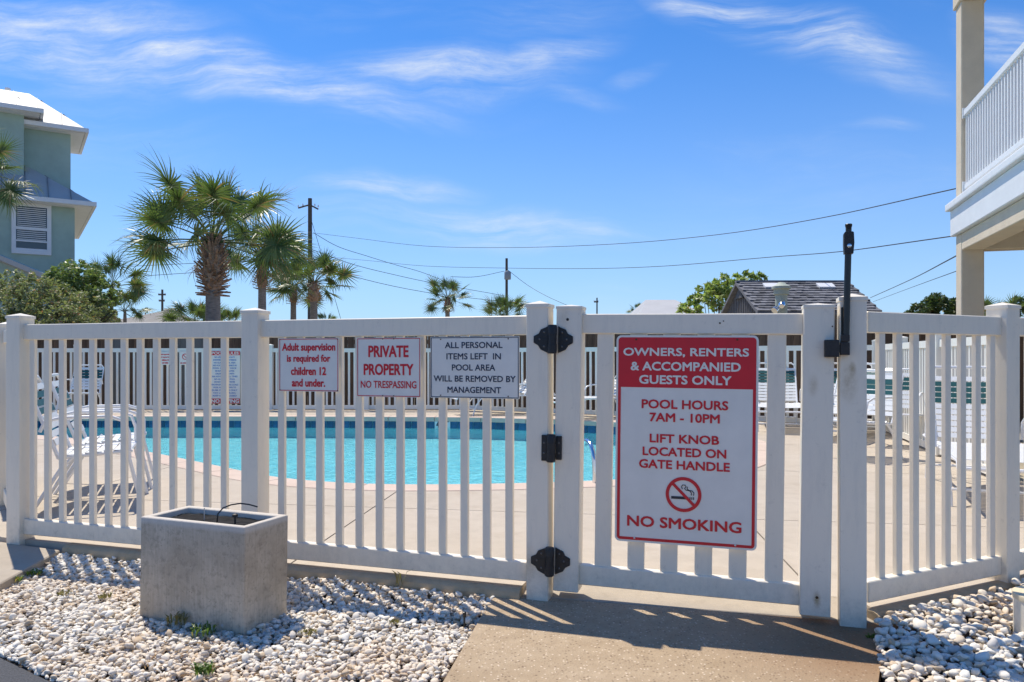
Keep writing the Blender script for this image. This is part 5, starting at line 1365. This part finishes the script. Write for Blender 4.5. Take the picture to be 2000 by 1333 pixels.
def shingle_roof(parent, x0, x1, yf, yb, ze, zr, ov):
    """gabled roof with the ridge along x; the visible slope is laid with shingles one by one"""
    ym = (yf + yb) / 2; rf = empty('roof'); rf.parent = parent; X0, X1 = x0 - ov, x1 + ov; sl = (zr - ze) / (ym - yf); Yf, Yb = yf - ov * .8, yb + ov * .8; zf = ze - sl * ov * .8
    m = MB(); m.add([(X0, Yf, zf), (X1, Yf, zf), (X1, ym, zr), (X0, ym, zr), (X1, Yb, zf), (X0, Yb, zf), (X0, Yf, zf - .08), (X1, Yf, zf - .08), (X1, ym, zr - .08), (X0, ym, zr - .08), (X1, Yb, zf - .08), (X0, Yb, zf - .08)],
                    [(0, 1, 2, 3), (3, 2, 4, 5), (6, 9, 8, 7), (9, 11, 10, 8), (0, 6, 7, 1), (5, 4, 10, 11), (0, 3, 9, 6), (3, 5, 11, 9), (1, 7, 8, 2), (2, 8, 10, 4)]); m.build('roof_deck', SHINGLE, rf)
    rows = 12; cols = 19; L = Vector((0, ym - Yf, zr - zf)); ln = L.length; th = math.atan2(L.z, L.y); dw = (X1 - X0) / cols; dl = ln / rows
    s = MB().add([(-dw * .49, 0, .03), (dw * .49, 0, .03), (dw * .49, dl * 1.02, .006), (-dw * .49, dl * 1.02, .006), (-dw * .49, 0, .0), (dw * .49, 0, .0)], [(0, 1, 2, 3), (4, 5, 1, 0), (0, 3, 4), (1, 5, 2)]).mesh('shingle', SHINGLE)
    for r in range(rows):
        for c_ in range(cols):
            x = X0 + dw * (c_ + .5) + (dw * .5 if r % 2 else 0)
            if x > X1 - dw * .3: continue
            P = Vector((x, Yf, zf)) + L * (r / rows); inst('shingle', s, rf, P + Vector((0, 0, random.uniform(0, .012))), (th, 0, 0))
    MB().box((X0, ym - .07, zr - .005), (X1, ym + .07, zr + .035)).build('ridge_cap', SHINGLE, rf)
    return rf, L, Vector((0, Yf, zf))


def build_grey_house():
    t = empty('pool_cabana', (5.86, 18, -0.05), 0, 'small gabled building with dark grey shingled roof beyond the gate', 'building')
    W = 2.62; D = 3.3; ze = 2.29; zr = 3.10
    MB().box((0, 0, 0), (W, D, ze)).build('wall', SIDING_B, t)
    m = MB(); m.add([(0.0, 0.0, ze), (0.0, D, ze), (0.0, D / 2, zr - .06), (W, 0, ze), (W, D, ze), (W, D / 2, zr - .06)], [(0, 2, 1), (3, 4, 5), (0, 3, 5, 2), (1, 2, 5, 4)]); m.build('gable', SIDING_G, t)
    sd = MB()
    for i in range(22):
        y = D * (i + .5) / 22; top = ze + (zr - .1 - ze) * (1 - abs(y - D / 2) / (D / 2)); sd.box((-.025, y - .012, 1.6), (-.001, y + .012, top))
    sd.build('batten', SIDING_G, t)
    v = MB(); v.add([(-.03, D / 2 - .35, zr - .42), (-.03, D / 2 + .35, zr - .42), (-.03, D / 2, zr - .16), (-.06, D / 2 - .35, zr - .42), (-.06, D / 2 + .35, zr - .42), (-.06, D / 2, zr - .16)], [(3, 4, 5), (0, 3, 5, 2), (1, 2, 5, 4), (0, 1, 4, 3)]); v.build('gable_vent', mat('vent_grey', (.10, .10, .10), .8), t)
    rf, L, o = shingle_roof(t, 0, W, 0, D, ze, zr, .14)
    for px in (1507, 1612):
        x = (px - 1000) / 1500 * 19.3 - 5.86; th = math.atan2(L.z, L.y); P = Vector((x, o.y, o.z)) + L * .80
        MB().box((-.20, -.13, .02), (.20, .13, .07)).build('skylight', TRIM_W, rf, P, (th, 0, 0))
    # pale post with flood light in front of it
    p = empty('light_post', at(1526, 700, 16.6) * 1.0, 0, 'pale green round post with a clear flood lamp, in front of the shingled roof', 'lamp post'); p.location.z = -.05
    GR = mat('pale_green_paint', (0.42, 0.46, 0.38), .7, var=.1)
    zt = at(0, 552, 16.6).z + .05
    MB().lathe([(.125, 0), (.125, zt - .28), (.16, zt - .26), (.16, zt - .16), (.20, zt - .14), (.20, zt - .09), (.12, zt - .05), (.06, zt)], n=16).build('post', GR, p, smooth=True)
    l = MB(); l.lathe([(.02, -.02), (.06, 0), (.075, .10), (.05, .15)], n=14); l.build('flood_lamp', CHROME, p, (-.05, -.20, at(0, 588, 16.4).z), (R(120), 0, R(-25)), smooth=True)
    l = MB(); l.lathe([(.02, -.02), (.06, 0), (.075, .10)], n=14); l.build('flood_lamp', CHROME, p, (-.16, -.20, at(0, 598, 16.4).z), (R(125), 0, R(-60)), smooth=True)


def build_small_houses():
    def gable(label, px0, px1, py_e, py_r, Z, D, wallm, roofm, ridge_in=0.0):
        a, b = at(px0, py_e, Z), at(px1, py_e, Z); w = b.x - a.x; ze = a.z + .05; zr = at(0, py_r, Z + D / 2).z + .05
        t = empty('house', (a.x, Z, -.05), 0, label, 'house')
        MB().box((0, 0, 0), (w, D, ze)).build('wall', wallm, t)
        m = MB(); o = .3; i = ridge_in
        m.add([(-o, -o, ze), (w + o, -o, ze), (w + o, D + o, ze), (-o, D + o, ze), (i, D / 2, zr), (w - i, D / 2, zr)], [(0, 1, 5, 4), (1, 2, 5), (2, 3, 4, 5), (3, 0, 4), (3, 2, 1, 0)]); m.build('roof', roofm, t)
        MB().box((-o - .05, -o - .06, ze - .16), (w + o + .05, -o, ze + .02)).build('gutter', TRIM_W, t)
        return t
    gable('low house with white metal roof seen just above the gate rail', 1262, 1366, 616, 586, 36, 6, mat('pale_blue_wall', (.45, .52, .55), .8), METAL_ROOF, 0.5)
    gable('low house with weathered grey roof behind the shrubs on the left', 218, 308, 632, 603, 34, 7, mat('grey_wall', (.34, .34, .33), .8), mat('old_grey_roof', (.25, .235, .215), .85, var=.2, vscale=1), 1.3)
    gable('low white roofed house right of the latch post', 1706, 1730, 616, 605, 44, 6, TRIM_W, METAL_ROOF, 0.3)


def build_balcony():
    a = -17.0; O = Vector((6.61, 11.3, 0))
    t = empty('balcony_building', (O.x, O.y, -.05), R(a), 'tan stucco building with white balcony railing and columns at the right edge', 'building')
    z = lambda v: v + .05
    # local x = to the right, local y = away
    for yy in (0.0, -6.3):
        c = MB().box((0, yy, 0), (.30, yy + .30, z(2.935))).build('column', STUCCO_TAN, t, bevel=.012)
        c = MB().box((0, yy, z(3.44)), (.30, yy + .30, z(6.36))).build('column', STUCCO_TAN, t, bevel=.012)
    MB().box((-.03, -6.6, z(6.36)), (.36, .36, z(6.8))).build('beam', STUCCO_TAN, t, bevel=.012)
    MB().box((.005, -6.0, z(2.69)), (.295, -.002, z(2.935))).build('beam', STUCCO_TAN, t, bevel=.01)
    MB().box((.302, .005, z(2.69)), (3.6, .295, z(2.935))).build('beam', STUCCO_TAN, t, bevel=.01)
    MB().box((-.06, -6.6, z(2.94)), (3.6, .38, z(3.33))).build('floor_slab', TRIM_W, t, bevel=.012)
    MB().box((-.12, -6.66, z(3.332)), (3.62, .44, z(3.435))).build('floor_edge', TRIM_W, t, bevel=.02, seg=2)
    MB().box((3.6, -6.6, 0), (7.5, .3, z(6.8))).build('wall', STUCCO_TAN, t)
    rl = empty('balcony_railing', (.06, -6.0, z(3.44))); rl.parent = t
    MB().box((-.04, 0, 1.20), (.05, 5.99, 1.30)).build('top_rail', TRIM_W, rl, bevel=.01)
    MB().box((-.03, 0, .13), (.04, 5.99, .21)).build('bottom_rail', TRIM_W, rl, bevel=.008)
    pk = MB().box((-.02, -.02, .21), (.02, .02, 1.20)).mesh('picket', TRIM_W)
    for i in range(50): inst('picket', pk, rl, (.005, 5.93 - .117 * i, 0))
    for zz in (.10, 1.18): MB().box((-.05, 5.965, zz), (.06, 5.998, zz + .15)).build('rail_bracket', TRIM_W, rl)
    MB().box((-.12, -6.66, z(6.802)), (7.6, .5, z(6.95))).build('roof', TRIM_W, t)


# ------------------------------------------------------------------ poles and wires
def pole(label, px, top_py, Z, wpx, arms=(), transformer=None, base=-0.05, group='wooden utility poles'):
    tp = at(px, top_py, Z); t = empty('utility_pole', (tp.x, Z, base), 0, label, 'utility pole', group); h = tp.z - base; r = wpx * Z / 3000
    MB().tube([(0, 0, 0), (0, 0, h * .5), (0, 0, h)], [r * 1.15, r, r * .88], 12).build('pole', POLE_M, t, smooth=True)
    for (py, x0, x1, dz) in arms:
        z = at(0, py, Z).z - base; a, b = (x0 - px) * Z / 1500, (x1 - px) * Z / 1500
        m = MB(); m.tube([(a, -.05, z - dz), (0, -.1, z), (b, -.05, z - dz * 1.4)], .055 * Z / 50, 6); m.build('cross_arm', POLE_M, t)
        for q in (a, a * .6, b * .6, b): MB().lathe([(.03, 0), (.05, .05), (.03, .16)], n=8).build('insulator', TRIM_W, t, (q, -.06, z - dz * abs(q / a if q < 0 else q / b) + .04))
    if transformer:
        x0, y0, x1, y1 = transformer; A, B = at(x0, y0, Z), at(x1, y1, Z); rr = (B.x - A.x) / 2
        MB().lathe([(rr * .9, 0), (rr, .05), (rr, A.z - B.z - .1), (rr * .8, A.z - B.z), (.05, A.z - B.z + .06)], n=14).build('transformer', mat('transformer_grey', (.26, .28, .30), .6), t, ((A.x + B.x) / 2 - tp.x, -rr * .8, B.z - base), smooth=True)
    return t


def wire(label, pts, r=0.018, group='overhead cables'):
    P = [at(*p) for p in pts]; ctr = P[0].copy()
    # smooth through points
    Q = []
    for i in range(len(P) - 1):
        p0 = P[i - 1] if i else P[0] * 2 - P[1]; p1, p2 = P[i], P[i + 1]; p3 = P[i + 2] if i + 2 < len(P) else P[-1] * 2 - P[-2]
        for j in range(5):
            t = j / 5; Q.append(.5 * ((2 * p1) + (p2 - p0) * t + (2 * p0 - 5 * p1 + 4 * p2 - p3) * t * t + (3 * p1 - p0 - 3 * p2 + p3) * t ** 3))
    Q.append(P[-1]); o = MB().tube([q - ctr for q in Q], r, 6).build('cable', WIRE_M, None, ctr); prop(o, label, 'cable', group)


def build_lines():
    pole('tall wooden utility pole with a short cross arm behind the palms', 605.5, 388, 50, 9, [(401, 583, 622, .2)])
    pole('wooden utility pole with grey transformer can above the middle of the fence', 989.5, 505, 65, 5.5, [], (985, 531, 998, 547))
    pole('small distant utility pole with two short arms on the left', 317, 566, 95, 4.5, [(576, 310, 324, 0), (588, 311, 322, 0)])
    pole('small distant utility pole just above the gate rail', 1166, 582, 100, 3, [(590, 1160, 1168, 0)])
    wire('uppermost cable sweeping across the sky from the tall pole to the balcony', [(618, 456, 49.5), (700, 466, 46), (830, 481, 41), (1000, 484, 36), (1200, 477, 31), (1400, 459, 26), (1600, 427, 21), (1866, 369, 14)], .011)
    wire('second cable sagging from the tall pole to the balcony ledge', [(612, 500, 49.5), (715, 509, 46), (830, 520, 41), (985, 524, 36), (1150, 525, 31), (1300, 520, 27), (1500, 503, 22), (1640, 492, 18), (1858, 462, 12.6)], .010)
    wire('twisted cable dropping from the tall pole towards the small lone palm', [(612, 455, 49.5), (660, 482, 50), (715, 500, 52), (770, 517, 55), (820, 531, 57), (860, 546, 60)], .018)
    wire('thin cable from the tall pole passing behind the small lone palm', [(610, 488, 49.5), (690, 517, 53), (770, 537, 57), (845, 553, 60), (985, 578, 64)], .018)
    wire('lowest thin cable running from the tall pole towards the transformer pole', [(612, 505, 49.5), (690, 540, 53), (830, 571, 58), (985, 590, 64)], .018)
    wire('upper cable entering from the left behind the tallest palm', [(250, 521, 60), (287, 519, 58), (390, 514, 55), (500, 506, 52), (606, 498, 50)], .020)
    wire('lower cable entering from the left behind the tallest palm', [(250, 542, 60), (287, 539, 58), (390, 532, 55), (500, 523, 52), (606, 512, 50)], .020)
    wire('cable falling right from the transformer pole', [(992, 528, 64.8), (1030, 557, 64), (1070, 580, 62), (1125, 604, 60)], .018)
    wire('short cable from the transformer pole to the left', [(880, 541, 62), (930, 541, 63), (985, 530, 64.8)], .02)
    wire('steep service cable rising to the balcony column', [(1700, 582, 30), (1780, 546, 21), (1868, 500, 11.7)], .010)
    wire('thinner service cable below the steep one', [(1705, 590, 30), (1780, 562, 21), (1868, 530, 11.7)], .006)
    wire('guy wire running down right of the tall pole', [(608, 430, 50), (620, 470, 50), (650, 570, 50), (668, 632, 50)], .015)


# ------------------------------------------------------------------ build everything
build_ground()
build_deck()
build_pool()
wood_fence()
far_fence('white picket fence along the far side of the pool, before the brown boards', [(-12.6, 15.4), (-1.0, 15.5), (5.5, 11.6)], VINYL_FAR, 1.86)
far_fence('white picket side fence on the right beyond the loungers', [(5.5, 11.6), (4.16, 6.6)], VINYL_FAR, 1.86)
build_teal_house(); build_grey_house(); build_small_houses(); build_balcony()
build_near_fence(); build_right_fence(); build_gate()
build_front()
build_furniture()
small_sign('tall pool rules sign with red header and blue lines on the far fence', 411, 686, 469, 789, 15.42, 'rules')
small_sign('small white sign with red text on the far fence', 311, 688, 335, 713, 15.4, 'text')
small_sign('small white no smoking sign on the far fence, left of the tall rules sign', 351, 687, 372, 713, 15.4, 'symbol')
build_plants()
build_lines()
build_signs()
build_latch()
